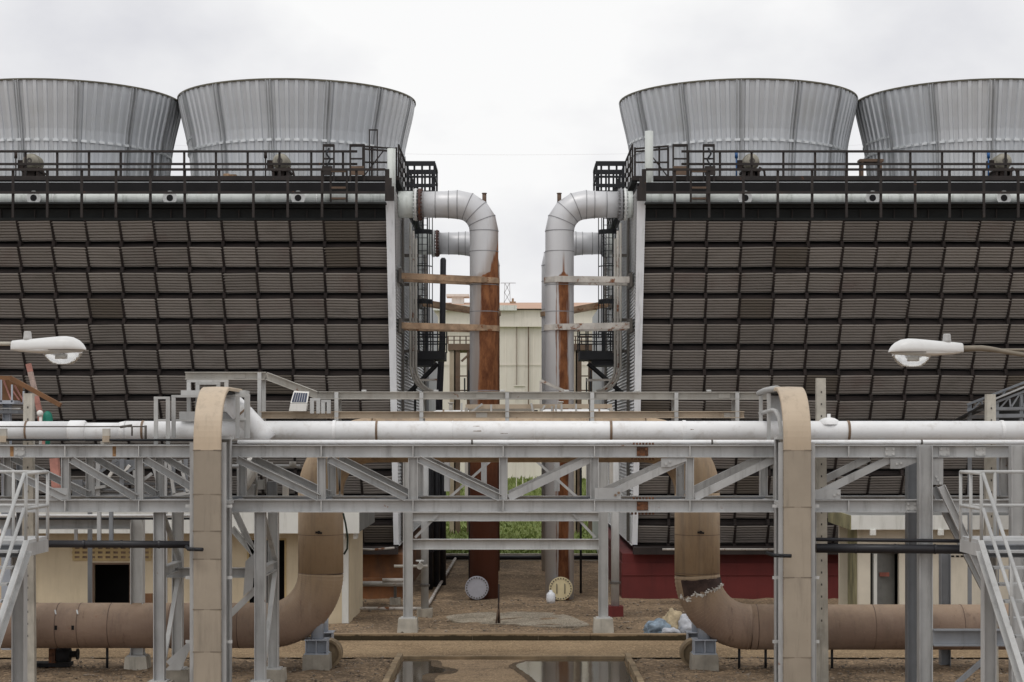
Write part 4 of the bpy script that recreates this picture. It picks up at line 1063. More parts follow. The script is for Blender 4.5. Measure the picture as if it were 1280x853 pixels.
# clutter of beams seen between the two tray runs
t = T('pipe_bridge', 'tan beam and light braces seen between the cable trays in front of the risers', 'beam', PT(640, 520, 64.5))
MB().bar(PT(582, 508.5, 64.5), PT(765, 508, 64.5), .14, .16).build('beam', 'tray_tan', t)
MB().bar(PT(586, 513, 64.8), PT(668, 512, 64.8), .10, .12).build('beam', 'tray', t)
for p, q in (((581, 521), (603, 505)), ((668, 523), (664, 504)), ((672, 523), (681, 507)), ((690, 520), (690, 508)), ((577, 518), (577, 504)), ((614, 520), (614, 506)), ((695, 521), (695, 506)), ((702, 521), (702, 506)), ((720, 518), (720, 505))): MB().bar(PT(*p, 64.3), PT(*q, 64.3), .07, .09, (0, 1, 0)).build('brace', 'rail_grey', t)
MB().box(PT(655, 520, 64.9), PT(672, 513, 65.3)).build('dark_box', 'black', t)
for px in (583, 764): MB().box(PT(px - 2, 640, 64.4), PT(px + 2, 510, 64.6)).build('post', 'tray', t)
b = MB().bar(PT(676, 476, 72), PT(712, 492, 72), .12, .14, (0, 1, 0)); b.bar(PT(676, 476, 72), PT(676, 560, 72), .1, .1, (0, 1, 0))
b.thing('davit_arm', 'rustpale', 'pale davit arm slanting across the foot of the grey riser above the tray', 'arm')
for s_, px0, px1 in ((-1, 519, 546), (1, 733, 772)):
    b = MB().bar(PT(px0, 475.5, 79), PT(px1, 475, 79), .09, .1); b.thing('stay_bar', 'rustpale', 'thin level stay bar below the black platform of the ' + ('left' if s_ < 0 else 'right') + ' tower', 'bar')
# ------------------------------------------------------------------ pipe rack (front plane 48 m, rear plane 50.75 m)
DF, DR = 48.0, 50.75
def zz(py): return Z(py, DF)
rack = T('pipe_rack', 'long grey steel truss pipe rack crossing the whole view under the white pipe', 'pipe rack', (0, 49.4, zz(640)))
XL, XR = X(-130, DF), X(1410, DF)
for D_, nm in ((DF, 'front'), (DR, 'rear')):
    for (ya, yb) in ((556.5, 572), (624.5, 640.5)):
        za, zb = zz(ya), zz(yb)
        MB().ibeam((XL, D_, (za + zb) / 2), (XR, D_, (za + zb) / 2), za - zb, .26, .025).build('chord', 'steel', rack)
ztop, zbot = zz(572.3), zz(624.2)
posts = (-26, 82.5, 174.5, 284, 402, 516.5, 629, 743, 862, 972, 1060, 1290)
for D_ in (DF, DR):
    for px in posts:
        if px == 1060: continue
        x = X(px, DF); MB().ibeam((x, D_, zbot), (x, D_, ztop), .22 if px != 516.5 else .26, .2, .02, (1, 0, 0)).build('post', 'steel', rack)
    for a, c in ((-20, 82), (90, 171), (182, 262), (297, 399), (412, 508), (524, 625), (738, 636), (857, 752), (968, 868), (1112, 1014), (1395, 1300)):
        p = Vector((X(a, DF), D_ - .02, ztop - .04)); q = Vector((X(c, DF), D_ - .02, zbot + .04))
        MB().channel(p, q, .20, .13, .018, (0, 1, 0) if False else (0, 0, 1), 1).build('diagonal', 'steel', rack)
for px in posts:
    for (ya, yb) in ((557.9, 570.7), (625.9, 639.1)):
        MB().box((X(px, DF) - .012, DF - .128, zz(yb)), (X(px, DF) + .012, DF - .0135, zz(ya))).build('stiffener', 'steel_pale', rack)
for px in posts:                                     # cross members between the two planes
    x = X(px, DF)
    for z in ((zz(556.5) + ztop) / 2, (zbot + zz(640.5)) / 2):
        MB().bar((x, DF + .14, z), (x, DR - .14, z), .14, .2).build('cross_member', 'steel', rack)
for i, (a, c) in enumerate(zip(posts[1:-2], posts[2:-1])):
    p, q = (X(a, DF), DF + .15, zbot - .06), (X(c, DF), DR - .15, zbot - .06)
    MB().bar(p, q, .08, .08).build('plan_brace', 'steel_dark', rack)
def gusset(px0, px1, py0, py1, D_=DF, m='steel', cut=None):
    a = X(px0, DF); c = X(px1, DF); y = D_ - .075
    poly = [(a, y, zz(py1)), (c, y, zz(py1)), (c, y, zz(py0)), (a, y, zz(py0))]
    if cut == 'tl': poly = [(a, y, zz(py1)), (c, y, zz(py1)), (c, y, zz(py0)), (a + (c - a) * .3, y, zz(py0)), (a, y, zz(py0 * .4 + py1 * .6))]
    if cut == 'br': poly = [(a, y, zz(py1)), (a + (c - a) * .35, y, zz(py1)), (c, y, zz(py0 * .7 + py1 * .3)), (c, y, zz(py0)), (a, y, zz(py0))]
    b = MB().prism(poly, (0, -.02, 0)); return b.build('gusset_plate', m, rack)
def bolts(par, pts, D_=DF, y=None, m='steel_pale'):
    b = MB()
    for px, py in pts: b.cyl((X(px, DF), (y or D_ - .096), zz(py)), (X(px, DF), (y or D_ - .096) - .03, zz(py)), .035, 8)
    b.build('bolt', m, par)
g = gusset(58, 86, 610, 624, cut='tl'); bolts(g, ((62, 617), (65, 620)))
g = gusset(743, 776, 610, 624, cut=None); bolts(g, ((769, 619), (773, 616)), m='band')
g = gusset(826, 858, 573, 584, cut='br'); bolts(g, ((832, 580), (837, 577)))
g = gusset(1112, 1148, 573, 586, cut='br'); bolts(g, ((1120, 580), (1125, 579)))
g = gusset(1014, 1050, 612, 624, cut=None); bolts(g, ((1042, 619), (1047, 617)))
g = gusset(1165, 1178, 573, 606); bolts(g, ((1169, 596), (1171, 600), (1174, 604)))
def splice(px, py, m, w=13, h=11):
    y = DF - .0135
    b = MB().box((X(px - w / 2, DF), y - .035, zz(py + h / 2)), (X(px + w / 2, DF), y, zz(py - h / 2)))
    p = b.build('splice_plate', m, rack); bb = MB()
    for dx in (-.32, .32):
        for dy in (-.28, .28):
            c = (X(px + dx * w, DF), y - .035, zz(py + dy * h)); bb.cyl(c, (c[0], c[1] - .03, c[2]), .035, 8)
    bb.build('bolt', m, p); return p
for px, py in ((25, 564.5), (1112, 564.5), (1180, 564.5), (1225, 564.5), (1139, 633)): splice(px, py, 'steel_pale')
for py in (564.5, 632.5):
    p = splice(803, py, 'redrust', 14, 11)
    b = MB()
    for i in range(7):
        c = (X(792 + 4 * i, DF), DF - .05, zz(py - 8.2)); b.cyl(c, (c[0], c[1], c[2] + .06), .03, 8)
        c = (X(790 + 4.4 * i, DF), DF - .05, zz(py + 8.2)); b.cyl(c, (c[0], c[1], c[2] - .06), .03, 8)
    b.build('bolt', 'redrust', p)
for px, py in ((15, 564.5), (143, 564.5)):
    b = MB().box((X(px - 2.2, DF), DF - .016, zz(571)), (X(px + 2.2, DF), DF - .0135, zz(558))); b.build('rust_stain', 'rustorange', rack)
# rack columns: beside the beige covers and near the right stairs
def column(px, D_, w, zt, label, m='steel', axis=(1, 0, 0), foot=False, flange=.3, holes=False):
    x = X(px, D_); t = T('rack_column', label, 'column', (x, D_, 0), 'steel columns under the pipe rack')
    MB().ibeam((x, D_, .45 if foot else .0), (x, D_, zt), w, flange, .024, axis).build('column_shaft', m, t)
    if foot:
        MB().box((x - .28, D_ - .24, .42), (x + .28, D_ + .24, .455)).build('base_plate', m, t)
        for dx in (-.24, .24): MB().prism([(x + dx * .55, D_ - .01, .455), (x + dx * 1.1, D_ - .01, .455), (x + dx * .55, D_ - .01, .75)], (0, .02, 0)).build('stiffener', m, t)
        MB().prism([(x - .36, D_ - .32, 0), (x + .36, D_ - .32, 0), (x + .32, D_ - .30, .42), (x - .32, D_ - .30, .42)], (0, .62, 0)).build('footing', 'concrete_pale', t)
    return t
column(241, 47.75, .10, zz(557), 'slim grey post at the left edge of the left beige cover', flange=.2)
column(283, 47.75, .26, zz(545), 'grey column hugging the right side of the left beige cover')
column(973, 47.75, .20, zz(547), 'grey column hugging the left side of the right beige cover')
column(1156, 47.6, .36, zz(557), 'broad grey column nearest the right stairs, in front of a darker one', 'steel', flange=.34)
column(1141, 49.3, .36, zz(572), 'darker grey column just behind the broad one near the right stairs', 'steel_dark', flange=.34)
column(1271, 47.6, .36, zz(557), 'grey column behind the railing of the right stairs', 'steel')
column(172, 53.4, .38, Z(645, 53.4), 'lone grey post on a concrete footing before the cream wall at left', 'steel_pale', foot=True, flange=.36)
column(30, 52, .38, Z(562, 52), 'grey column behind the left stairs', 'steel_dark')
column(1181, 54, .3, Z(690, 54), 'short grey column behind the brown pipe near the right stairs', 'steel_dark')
b = MB(); 
t = T('low_beam', 'low grey beam between the broad column and the right stairs, before the brown pipe', 'beam', (X(1200, 47.6), 47.4, zz(810)))
MB().ibeam((X(1166, 47.4), 47.4, Z(797, 47.4)), (X(1262, 47.4), 47.4, Z(797, 47.4)), .44, .34, .03).build('beam_body', 'steel_dark', t)
MB().bar((X(1168, 47), 47.0, -.05), (X(1241, 47), 47.0, Z(815, 47)), .12, .14, (0, 1, 0)).build('brace', 'steel_dark', t)
t = T('leaning_brace', 'two grey braces slanting down from the broad column towards the right stairs', 'brace', (X(1200, 47.6), 47.6, zz(760)))
for a, c, D_ in (((1166, 610), (1262, 800), 48.6), ((1176, 608), (1235, 735), 47.3)): MB().channel(PT(*a, D_), PT(*c, D_), .2, .13, .018).build('brace', 'steel', t)

def trestle(px_f, label, extra=()):
    x = X(px_f, 48.1); t = T('support_trestle', label, 'trestle', (x, 49.4, 0), 'trestles under the left of the rack')
    for D_, k in ((48.1, 0), (50.7, 1)):
        xx = x
        MB().ibeam((xx, D_, .42), (xx, D_, zz(641)), .30, .26, .024, (1, 0, 0)).build('leg', 'steel' if k == 0 else 'steel_pale', t)
        MB().box((xx - .24, D_ - .24, .39), (xx + .24, D_ + .24, .425)).build('base_plate', 'steel_pale', t)
        MB().prism([(xx - .36, D_ - .34, 0), (xx + .36, D_ - .34, 0), (xx + .33, D_ - .32, .39), (xx - .33, D_ - .32, .39)], (0, .66, 0)).build('footing', 'concrete', t)
    z = zz(716)
    MB().ibeam((x + .02, 48.25, z), (x + .02, 50.55, z), .26, .2, .02).build('strut', 'steel_pale', t)
    MB().bar((x + .06, 48.2, .7), (x + .06, 50.6, z - .2), .09, .12, (1, 0, 0)).build('brace', 'steel_pale', t)
    MB().bar((x + .06, 50.6, z + .2), (x + .06, 48.2, zz(642)), .09, .12, (1, 0, 0)).build('brace', 'steel', t)
    return t
trestle(199.5, 'grey two legged trestle left of the left beige cover')
trestle(325.5, 'grey two legged trestle right of the left beige cover')
D_ = 50.2
t = T('cross_bracing', 'grey cross bracing with gusset plates behind the left beige cover', 'bracing', (X(265, D_), D_, Z(800, D_)))
MB().ibeam(PT(206, 716, D_), PT(322, 716, D_), .28, .2, .02).build('strut', 'steel', t)
for p, q in (((286, 622), (322, 700)), ((322, 735), (284, 772)), ((246, 798), (210, 830)), ((290, 660), (320, 695))):
    MB().channel(PT(*p, D_), PT(*q, D_), .17, .1, .018).build('brace', 'steel_pale', t)
MB().prism([PT(304, 746, D_ - .1), PT(316, 736, D_ - .1), PT(319, 690, D_ - .1), PT(307, 702, D_ - .1)], (0, -.02, 0)).build('gusset_plate', 'steel', t)
MB().prism([PT(206, 838, D_ - .1), PT(226, 838, D_ - .1), PT(240, 806, D_ - .1), PT(232, 812, D_ - .1)], (0, -.02, 0)).build('gusset_plate', 'steel_pale', t)
# beam with thin white pipe left of the lone post
D_ = 53.4
t = T('side_beam', 'grey beam running left from the lone post under the rack', 'beam', (X(60, D_), D_, Z(662, D_)))
MB().ibeam(PT(-120, 654, D_), PT(164, 654, D_), Z(646.5, D_) - Z(661.5, D_), .3, .025).build('beam_body', 'steel', t)
for px in (95, 140, 28): MB().bar(PT(px, 662, D_ - .2), PT(px, 680, D_ - .2), .09, .09).build('hanger', 'steel', t)
for px in (124, 139): MB().bar(PT(px, 640, 47.6), PT(px, 676, 47.6), .10, .10).build('hanger', 'steel_dark' if px > 130 else 'steel', t)
b = MB(); b.tube([PT(-100, 645, 52.9), PT(242, 645, 52.9)], .045, 10); b.thing('thin_pipe', 'whitepipe', 'thin white pipe along the beam left of the left beige cover', 'pipe')
b = MB(); b.tube([PT(-100, 648.5, 53.2), PT(242, 648.5, 53.2)], .035, 10); b.thing('thin_pipe', 'black', 'thin dark pipe just under the thin white pipe at left', 'pipe')
for pts, r, lab in (([(58, 680), (246, 681)], .10, 'black pipe crossing in front of the left cream wall to the beige cover'), ([(1020, 685.5), (1218, 687)], .125, 'thick black pipe crossing in front of the right building'), ([(1020, 674.5), (1200, 676.5)], .05, 'thin dark pipe above the thick black one on the right')):
    b = MB(); b.tube([PT(*p, 47.3) for p in pts], r, 14)
    if r > .06:
        for i in range(1, 4):
            c = PT(*pts[0], 47.3).lerp(PT(*pts[1], 47.3), i * .25); b.ring(c, (1, 0, 0), r, r + .012, .05, 14)
    b.thing('black_pipe', 'blackpipe', lab, 'pipe')
for px, s_ in ((242, -1), (977, 1)):
    b = MB(); c = PT(px, 687 if s_ < 0 else 695, 46.2); b.ring(c, (0, 0, 1), .02, .06, .06, 10); b.tube([c + Vector((-.3, .6, .03)), c + Vector((-.15, .1, 0)), c + Vector((.25, -.05, 0))], .05, 8)
    b.thing('black_clamp', 'black', 'small black clamp on the ' + ('left' if s_ < 0 else 'right') + ' beige cover at the black pipe height', 'clamp')

# ------------------------------------------------------------------ beige covers over the rack
def duct(px, label, s):
    D0 = 46.45; x = X(px, D0); w = .365; R = 1.5; zt = Z(484, D0 + R); th = .10
    t = T('tray_cover', label, 'cable riser', (x, D0, 0), 'covered cable risers arching over the rack')
    cs = [(-w, th), (-w, .03), (-w + .012, .01), (-w + .03, 0), (0, -.012), (w - .03, 0), (w - .012, .01), (w, .03), (w, th), (w - .02, th), (w - .02, .05), (-w + .02, .05), (-w + .02, th)]
    def sweep(path):
        """path: (point on the outer face, inward normal)"""
        b = MB(); vs = []; m = len(cs)
        for p, nin in path: vs += [Vector((x + a, p[0] + nin[0] * d, p[1] + nin[1] * d)) for a, d in cs]
        fs = [(i * m + k, i * m + (k + 1) % m, (i + 1) * m + (k + 1) % m, (i + 1) * m + k) for i in range(len(path) - 1) for k in range(m)]
        return b.add(vs, fs)
    arc = [((D0 + R - R * math.cos(a), zt - R + R * math.sin(a)), (math.cos(a), -math.sin(a))) for a in [math.pi / 2 * i / 16 for i in range(17)]]
    zj = Z(563, D0)
    sweep([((D0, zj), (1, 0)), ((D0, zt - R - .001), (1, 0))] + arc + [((D0 + R + 2.2, zt), (0, -1))]).build('cover_bend', 'duct', t)
    ys = [zj] + [Z(py, D0) for py in ((618, 664, 699, 762, 815) if s < 0 else (634, 722, 822))] + [0]
    for a, c in zip(ys, ys[1:]): sweep([((D0 + .003, c), (1, 0)), ((D0 + .003, a - .012), (1, 0))]).build('cover_sheet', 'duct_dull', t)
    b = MB()
    for z in ys[:-1]: b.box((x - w - .012, D0 - .006, z - .02), (x + w + .012, D0 + .09, z + .012))
    b.build('joint_strip', 'seam2', t)
    for dx in (-w - .06, w + .06):            # ladder rails of the tray itself, behind the cover
        b = MB(); yy = D0 + .16
        b.bar((x + dx, yy, 0), (x + dx, yy, zt - R), .03, .12, (1, 0, 0)); b.build('ladder_rail', 'steel', t)
    b = MB(); z = .4
    while z < 6.4: b.bar((x - w - .05, D0 + .2, z), (x + w + .05, D0 + .2, z), .04, .03); z += .35
    b.build('ladder_rung', 'steel', t)
    for za in (1.6, 3.3, 5.2): MB().box((x - .62, D0 + .26, za), (x + .62, D0 + .32, za + .08)).build('strap', 'steel_pale', t)
    for dx in (-.2, -.07, .07, .2): MB().tube([(x + dx, D0 + .12, 0), (x + dx, D0 + .12, zt - R)] + [(x + dx, D0 + R - (R - .13) * math.cos(a), zt - R + (R - .13) * math.sin(a)) for a in (.4, .8, 1.2, 1.57)] + [(x + dx, D0 + R + 2.1, zt - .13)], .04, 8).build('cable', 'black', t)
    MB().box((x - .3, D0 + R + 1.6, 6.9), (x + .3, D0 + R + 1.75, zt - .2)).build('tray_support', 'steel', t)
    return t
duct(258.8, 'flat beige cable cover arching over the rack at left', -1)
duct(997, 'flat beige cable cover arching over the rack at right beside the concrete pole', 1)
for px, D0, zt, lab in ((1026, 50.2, Z(473, 50.2), 'tall weathered concrete pole beside the right beige cover'), (1238, 50.2, Z(493, 50.2), 'weathered concrete pole rising behind the white pipe at far right'), (36, 50.2, Z(492, 50.2), 'weathered concrete pole rising behind the white pipe at far left')):
    x = X(px, D0); t = T('concrete_pole', lab, 'pole', (x, D0, 0), 'concrete poles along the rack')
    MB().prism([(x - .20, D0 - .14, 0), (x + .20, D0 - .14, 0), (x + .125, D0 - .1, zt), (x - .125, D0 - .1, zt)], (0, .24, 0)).build('pole_shaft', 'concrete_pale', t)
    b = MB(); z = zt - .35
    for i in range(20):
        f = i / 19; zc = zt - .4 - f * 6.5; y = D0 - .1 - .04 * (zt - zc) / zt
        b.box((x - .02, y - .006, zc - .03), (x + .02, y + .02, zc + .03))
    b.build('bolt_hole', 'seam', t)
column(1014, 48.6, .24, zz(641), 'pale grey column standing right behind the right beige cover', 'steel_pale', flange=.28)

# ------------------------------------------------------------------ white pipes on the rack
D_ = 49.5; z = Z(538.8, D_); r = .278
t = T('white_pipe', 'long thick white clad pipe lying along the top of the rack', 'pipe', (0, D_, z - r))
MB().tube([(X(-140, D_), D_, z), (X(100, D_), D_, z)], r * .97, 28).build('pipe_body', 'whitepipe', t)
MB().tube([(X(100.2, D_), D_, z - .02), (X(158, D_), D_, z - .02)], r * .90, 28).build('pipe_body', 'whitepipe', t)
MB().tube([(X(158.2, D_), D_, z), (X(1420, D_), D_, z)], r, 28).build('pipe_body', 'whitepipe', t)
MB().tube([(X(86, D_), D_, z), (X(88, D_), D_, z), (X(106, D_), D_, z), (X(108, D_), D_, z)], [r * .98, r * 1.06, r * 1.06, r * .92], 28).build('coupling', 'whitepipe', t)
MB().tube([(X(150, D_), D_, z - .01), (X(158, D_), D_, z), ], [r * .92, r * 1.005], 28).build('reducer', 'whitepipe', t)
for px, m, w_ in ((34, 'band', .05), (179, 'band', .06), (418, 'whitepipe', .08), (471, 'band', .06), (763.5, 'band', .07), (855, 'whitepipe', .09), (1060, 'band', .07), (1252, 'whitepipe', .09), (-40, 'band', .05), (668, 'whitepipe', .03), (566, 'whitepipe', .03)):
    b = MB(); b.ring((X(px, D_), D_, z), (1, 0, 0), r * .9, r + (.014 if m == 'band' else .02 if w_ > .05 else .006), w_, 28); b.build('pipe_band', m, t)
b = MB(); c = Vector((X(1036, D_), D_, z + r)); b.lathe([(.3, -.10), (.27, .02), (.16, .08), (.05, .10), (.05, .2), (0, .2)], c, 18); b.build('blister', 'whitepipe', t)
for px in (4, 133, 420, 640, 860, 1100): 
    x = X(px, D_); MB().box((x - .12, D_ - .2, zz(556)), (x + .12, D_ + .2, z - r * .9)).build('shoe', 'tray', t)
# torn dents in the cladding
for px, py, w_, h_ in ((596, 533, 8, 1.4), (597, 539, 10, 3), (630, 542, 9, 1.6), (864, 537, 4, 2), (432, 551, 3, 1.2)):
    a = math.asin(max(-.95, min(.95, (Z(py, D_ - r) - z) / r)))
    pts = []
    for k in range(9):
        u = k / 8; pts.append((X(px - w_ / 2 + w_ * u, D_), a + (random.uniform(.3, 1) * h_ * .02)))
    up = [(x, D_ - (r + .004) * math.cos(q), z + (r + .004) * math.sin(q)) for x, q in pts]
    lo = [(x, D_ - (r + .004) * math.cos(2 * a - q), z + (r + .004) * math.sin(2 * a - q)) for x, q in pts]
    MB().add(up + lo, [(i, i + 1, i + 10, i + 9) for i in range(8)]).build('cladding_tear', 'band', t)
# 45 degree branch beside the left cover
t = T('white_branch', 'white branch pipe slanting out of the white pipe beside the left beige cover', 'pipe', PT(330, 552, 49.2))
MB().tube([PT(336, 552, 49.2), PT(327, 543, 49.2), PT(300, 514, 49.2), PT(293, 507, 49.25), PT(287, 504, 49.4), PT(278, 505, 49.9)], [.27, .30, .30, .29, .27, .25], 26).build('pipe_body', 'whitepipe', t)
b = MB(); b.ring(PT(303, 517, 49.2), Vector((1, 0, -1)), .29, .315, .05, 26); b.build('pipe_band', 'band', t)
z2 = Z(552.8, 48.35); D2 = 48.35
t = T('small_white_pipe', 'thin white pipe lying on the rack in front of the thick white one', 'pipe', (X(790, D2), D2, z2 - .062))
MB().tube([(X(297, D2), D2, z2), (X(1420, D2), D2, z2)], .062, 14).build('pipe_body', 'whitepipe', t)
for px in (590, 890, 1152): MB().ring((X(px, D2), D2, z2), (1, 0, 0), .05, .068, .05, 14).build('pipe_band', 'seam', t)
b = MB(); b.tube([PT(-60, 533.5, 48.7), PT(182, 533.5, 48.7)], .018, 8); b.tube([PT(182, 532, 48.7), PT(182, 551, 48.7)], .035, 8); b.cyl(PT(150, 534, 48.75), PT(165, 532, 48.75), .035, 8); b.tube([PT(165, 533, 48.7), PT(165, 545, 48.7)], .025, 8)
b.thing('thin_conduit', 'seam', 'thin dark conduit strung along the white pipe at left with a drop end', 'conduit')
b = MB(); b.tube([PT(-60, 549.8, 48.5), PT(242, 550.3, 48.5)], .03, 8); b.thing('thin_conduit', 'black', 'thin black conduit lying below the white pipe at left', 'conduit')
for px in (4, 133):
    t = T('pipe_clip', 'small grey bracket clasping the white pipe ' + ('at the far left edge' if px < 50 else 'between the coupling and the pipe reducer'), 'bracket', PT(px, 556, 48.7), 'brackets on the white pipe')
    MB().box(PT(px - 4, 556, 48.7), PT(px + 4, 536, 48.6)).build('bracket_plate', 'tray', t); MB().box(PT(px - 3.5, 553, 48.6), PT(px + 3.5, 545, 48.45)).build('bracket_foot', 'tray_tan', t)

# ------------------------------------------------------------------ cable trays and small platforms on the rack
D_ = 50.6
t = T('cable_tray', 'double cable tray on posts behind the white pipe, sloping up at its left end', 'cable tray', (X(630, D_), D_, zz(556)))
up = [PT(232, 470, D_), PT(333, 470, D_), PT(397, 494.5, D_), PT(962, 495, D_)]
for p, q in zip(up, up[1:]): MB().channel(p, q, Z(490, D_) - Z(499.5, D_), .12, .02).build('upper_tray', 'tray', t); 
for p, q in zip(up, up[1:]): MB().channel(p + Vector((0, .6, 0)), q + Vector((0, .6, 0)), .2, .12, .02, back=-1).build('upper_tray', 'tray', t)
MB().channel(PT(325, 519, D_), PT(930, 518.5, D_), Z(514.5, D_) - Z(523, D_), .12, .02).build('lower_tray', 'tray_tan', t)
MB().channel(PT(325, 519, D_) + Vector((0, .6, 0)), PT(930, 518.5, D_) + Vector((0, .6, 0)), .19, .12, .02, back=-1).build('lower_tray', 'tray_tan', t)
b = MB(); x = X(335, D_)
while x < X(925, D_): b.box((x - .03, D_ + .02, Z(521, D_)), (x + .03, D_ + .58, Z(519.5, D_))); b.box((x - .03, D_ + .02, Z(498, D_)), (x + .03, D_ + .58, Z(496.5, D_))) if x > X(400, D_) else 0; x += .35
b.build('tray_rung', 'tray', t)
b = MB()
for k in range(5):
    y = D_ + .1 + .1 * k; b.tube([(X(340, D_), y, Z(518, D_)), (X(920, D_), y, Z(518, D_))], .03, 6)
    b.tube([(X(400, D_), y, Z(495, D_)), (X(950, D_), y, Z(495, D_))], .03, 6)
b.build('cable', 'black', t)
for px in (325, 421, 527, 634, 740, 845, 921):
    for dy in (-.13, .75):
        MB().box((X(px, D_) - .055, D_ + dy, zz(557)), (X(px, D_) + .055, D_ + dy + .06, Z(490 if px > 330 else 466, D_))).build('tray_post', 'steel_pale', t)
for px, py in ((602, 495), (602, 519), (752, 495), (905, 495), (912, 519), (300, 470)):
    b = MB().box((X(px - 7, D_), D_ - .035, Z(py + 3, D_)), (X(px + 7, D_), D_ - .012, Z(py - 3, D_))); b.build('joint_plate', 'tray', t)
for px, py in ((455, 489), (545, 489), (628, 489), (708, 489), (797, 489), (886, 489)): MB().cyl(PT(px, py + 1, D_), PT(px, py - 1.5, D_), .07, 10).build('tray_cap', 'steel_pale', t)
# little solar box
t = T('solar_box', 'small white box with a dark solar panel on the sloping tray', 'box', PT(372, 516, 49.9))
p0, p1, p2, p3 = PT(361, 514, 49.9), PT(382, 514, 49.9), PT(384, 504.5, 49.9), PT(363, 504.5, 49.9)
MB().prism([p0, p1, p2, p3], (0, .35, 0)).build('box_body', 'whitepaint', t)
q0, q1, q2, q3 = PT(363, 504, 49.9), PT(384, 504, 49.9), PT(386, 491, 50.3), PT(367, 490, 50.3)
MB().prism([q0, q1, q2, q3], (0, .12, .03)).build('panel_frame', 'whitepaint', t)
c = (q0 + q1 + q2 + q3) / 4; n_ = Vector((0, -.012, .004))
MB().prism([c + (q - c) * .86 + n_ for q in (q0, q1, q2, q3)], (0, -.006, .002)).build('solar_panel', 'solar', t)
b = MB()
for i in range(1, 6):
    f = i / 6; a = c + (q0.lerp(q1, f) - c) * .86 + n_ * 1.9; e = c + (q3.lerp(q2, f) - c) * .86 + n_ * 1.9; b.bar(a, e, .012, .006)
b.build('panel_line', 'photocell', t)

def hoop_rail(name, label, frames, m='rail_grey'):
    """light angle-iron frames: (px0, px1, py_top, py_bottom, py_mid or None, depth)"""
    x0 = min(f[0] for f in frames); f0 = frames[0]
    t = T(name, label, 'railing', PT((f0[0] + f0[1]) / 2, f0[3], f0[5]), 'light railings on the rack')
    for a, c, yt, yb, ym, D_ in frames:
        w_ = .055
        for px in (a, c): MB().box((X(px, D_) - w_, D_ - .03, Z(yb, D_)), (X(px, D_) + w_, D_ + .03, Z(yt, D_))).build('post', m, t)
        MB().box((X(a, D_) - w_, D_ - .034, Z(yt, D_)), (X(c, D_) + w_, D_ + .034, Z(yt - 3, D_))).build('top_rail', m, t)
        if ym: MB().box((X(a, D_) + w_, D_ - .02, Z(ym + 2, D_)), (X(c, D_) - w_, D_ + .02, Z(ym - 1, D_))).build('mid_rail', m, t)
    return t
hoop_rail('light_railing', 'pale angle iron frames rising round the left beige cover above the white pipe', [(217, 308, 497, 548, 525, 48.9), (297, 310, 496, 548, 523, 48.6)])
hoop_rail('light_railing', 'narrow pale frame standing left of the left beige cover on the white pipe', [(195, 210, 499, 556, 525, 48.6)])
hoop_rail('light_railing', 'small pale frames on top of the rack behind the left beige cover', [(236, 283, 478, 520, None, 50.0), (247, 273, 481, 520, None, 50.3), (390, 398, 501, 517, None, 50.1), (404, 411, 503, 517, None, 50.1)])
t = T('curved_railing', 'pale curved railing wrapped round the left side of the right beige cover', 'railing', PT(962, 556, 48.6), 'light railings on the rack')
for px, yt, D_ in ((951, 495, 49.5), (961, 492, 48.7)): MB().box((X(px, D_) - .05, D_ - .03, Z(553, D_)), (X(px, D_) + .05, D_ + .03, Z(yt, D_))).build('post', 'rail_grey', t)
MB().tube([PT(949, 492, 49.9), PT(955, 489, 49.2), PT(964, 487, 48.6), PT(972, 486, 48.2)], .09, 8).build('top_rail', 'rail_grey', t)
MB().tube([PT(950, 517, 49.9), PT(958, 515, 49), PT(966, 513, 48.2), PT(970, 514, 47.9), PT(973.5, 521, 47.7), PT(976, 535, 47.6), PT(977, 557, 47.6)], .06, 8).build('mid_rail', 'rail_grey', t)
t = T('platform_bracket', 'pale grey grating strips behind the left beige cover level with its arch', 'platform', PT(235, 522, 49.4))
MB().box(PT(224, 525, 49.2), PT(262, 515, 49.9)).build('grating', 'steel_pale', t); MB().box(PT(226, 494, 49.6), PT(312, 489, 50.4)).build('grating', 'steel_pale', t)
for p in (PT(280, 548, 47.4), PT(280, 628, 47.4), PT(974, 548, 47.4), PT(974, 629, 47.4)):
    b = MB().box(p + Vector((-.1, -.25, -.03)), p + Vector((.22, .3, .06))); b.thing('bracket', 'steel_pale', 'pale bracket ledge beside the ' + ('left' if p.x < 0 else 'right') + ' beige cover at the ' + ('upper' if p.z > 6 else 'lower') + ' chord', 'bracket', 'bracket ledges at the ducts')
# ------------------------------------------------------------------ the big brown pipe: ground run, loop up behind the rack, ground run
DB = 53.4; rb = .685; RB = 1.6
zl, zr_, zt_ = Z(782, DB), Z(784, DB), Z(550, DB)
xl, xr = X(401, DB), X(871.5, DB)
t = T('brown_pipe', 'fat brown steam pipe rising off the ground to loop behind the rack', 'pipe', (0, DB, 0))
def seg(pts, nm='pipe_run'): return MB().tube(pts, rb, 36).build(nm, 'brownpipe', t)
seg([(X(-160, DB), DB, zl), (xl - RB, DB, zl)])
e1 = bend((xl - RB, DB, zl + RB), -math.pi / 2, 0, RB, (1, 0, 0), (0, 0, 1), 12); seg(e1, 'pipe_elbow')
seg([(xl, DB, zl + RB), (xl, DB, zt_ - RB)])
seg(bend((xl + RB, DB, zt_ - RB), math.pi, math.pi / 2, RB, (1, 0, 0), (0, 0, 1), 12), 'pipe_elbow')
seg([(xl + RB, DB, zt_), (xr - RB, DB, zt_)])
seg(bend((xr - RB, DB, zt_ - RB), math.pi / 2, 0, RB, (1, 0, 0), (0, 0, 1), 12), 'pipe_elbow')
seg([(xr, DB, zt_ - RB), (xr, DB, zr_ + RB)])
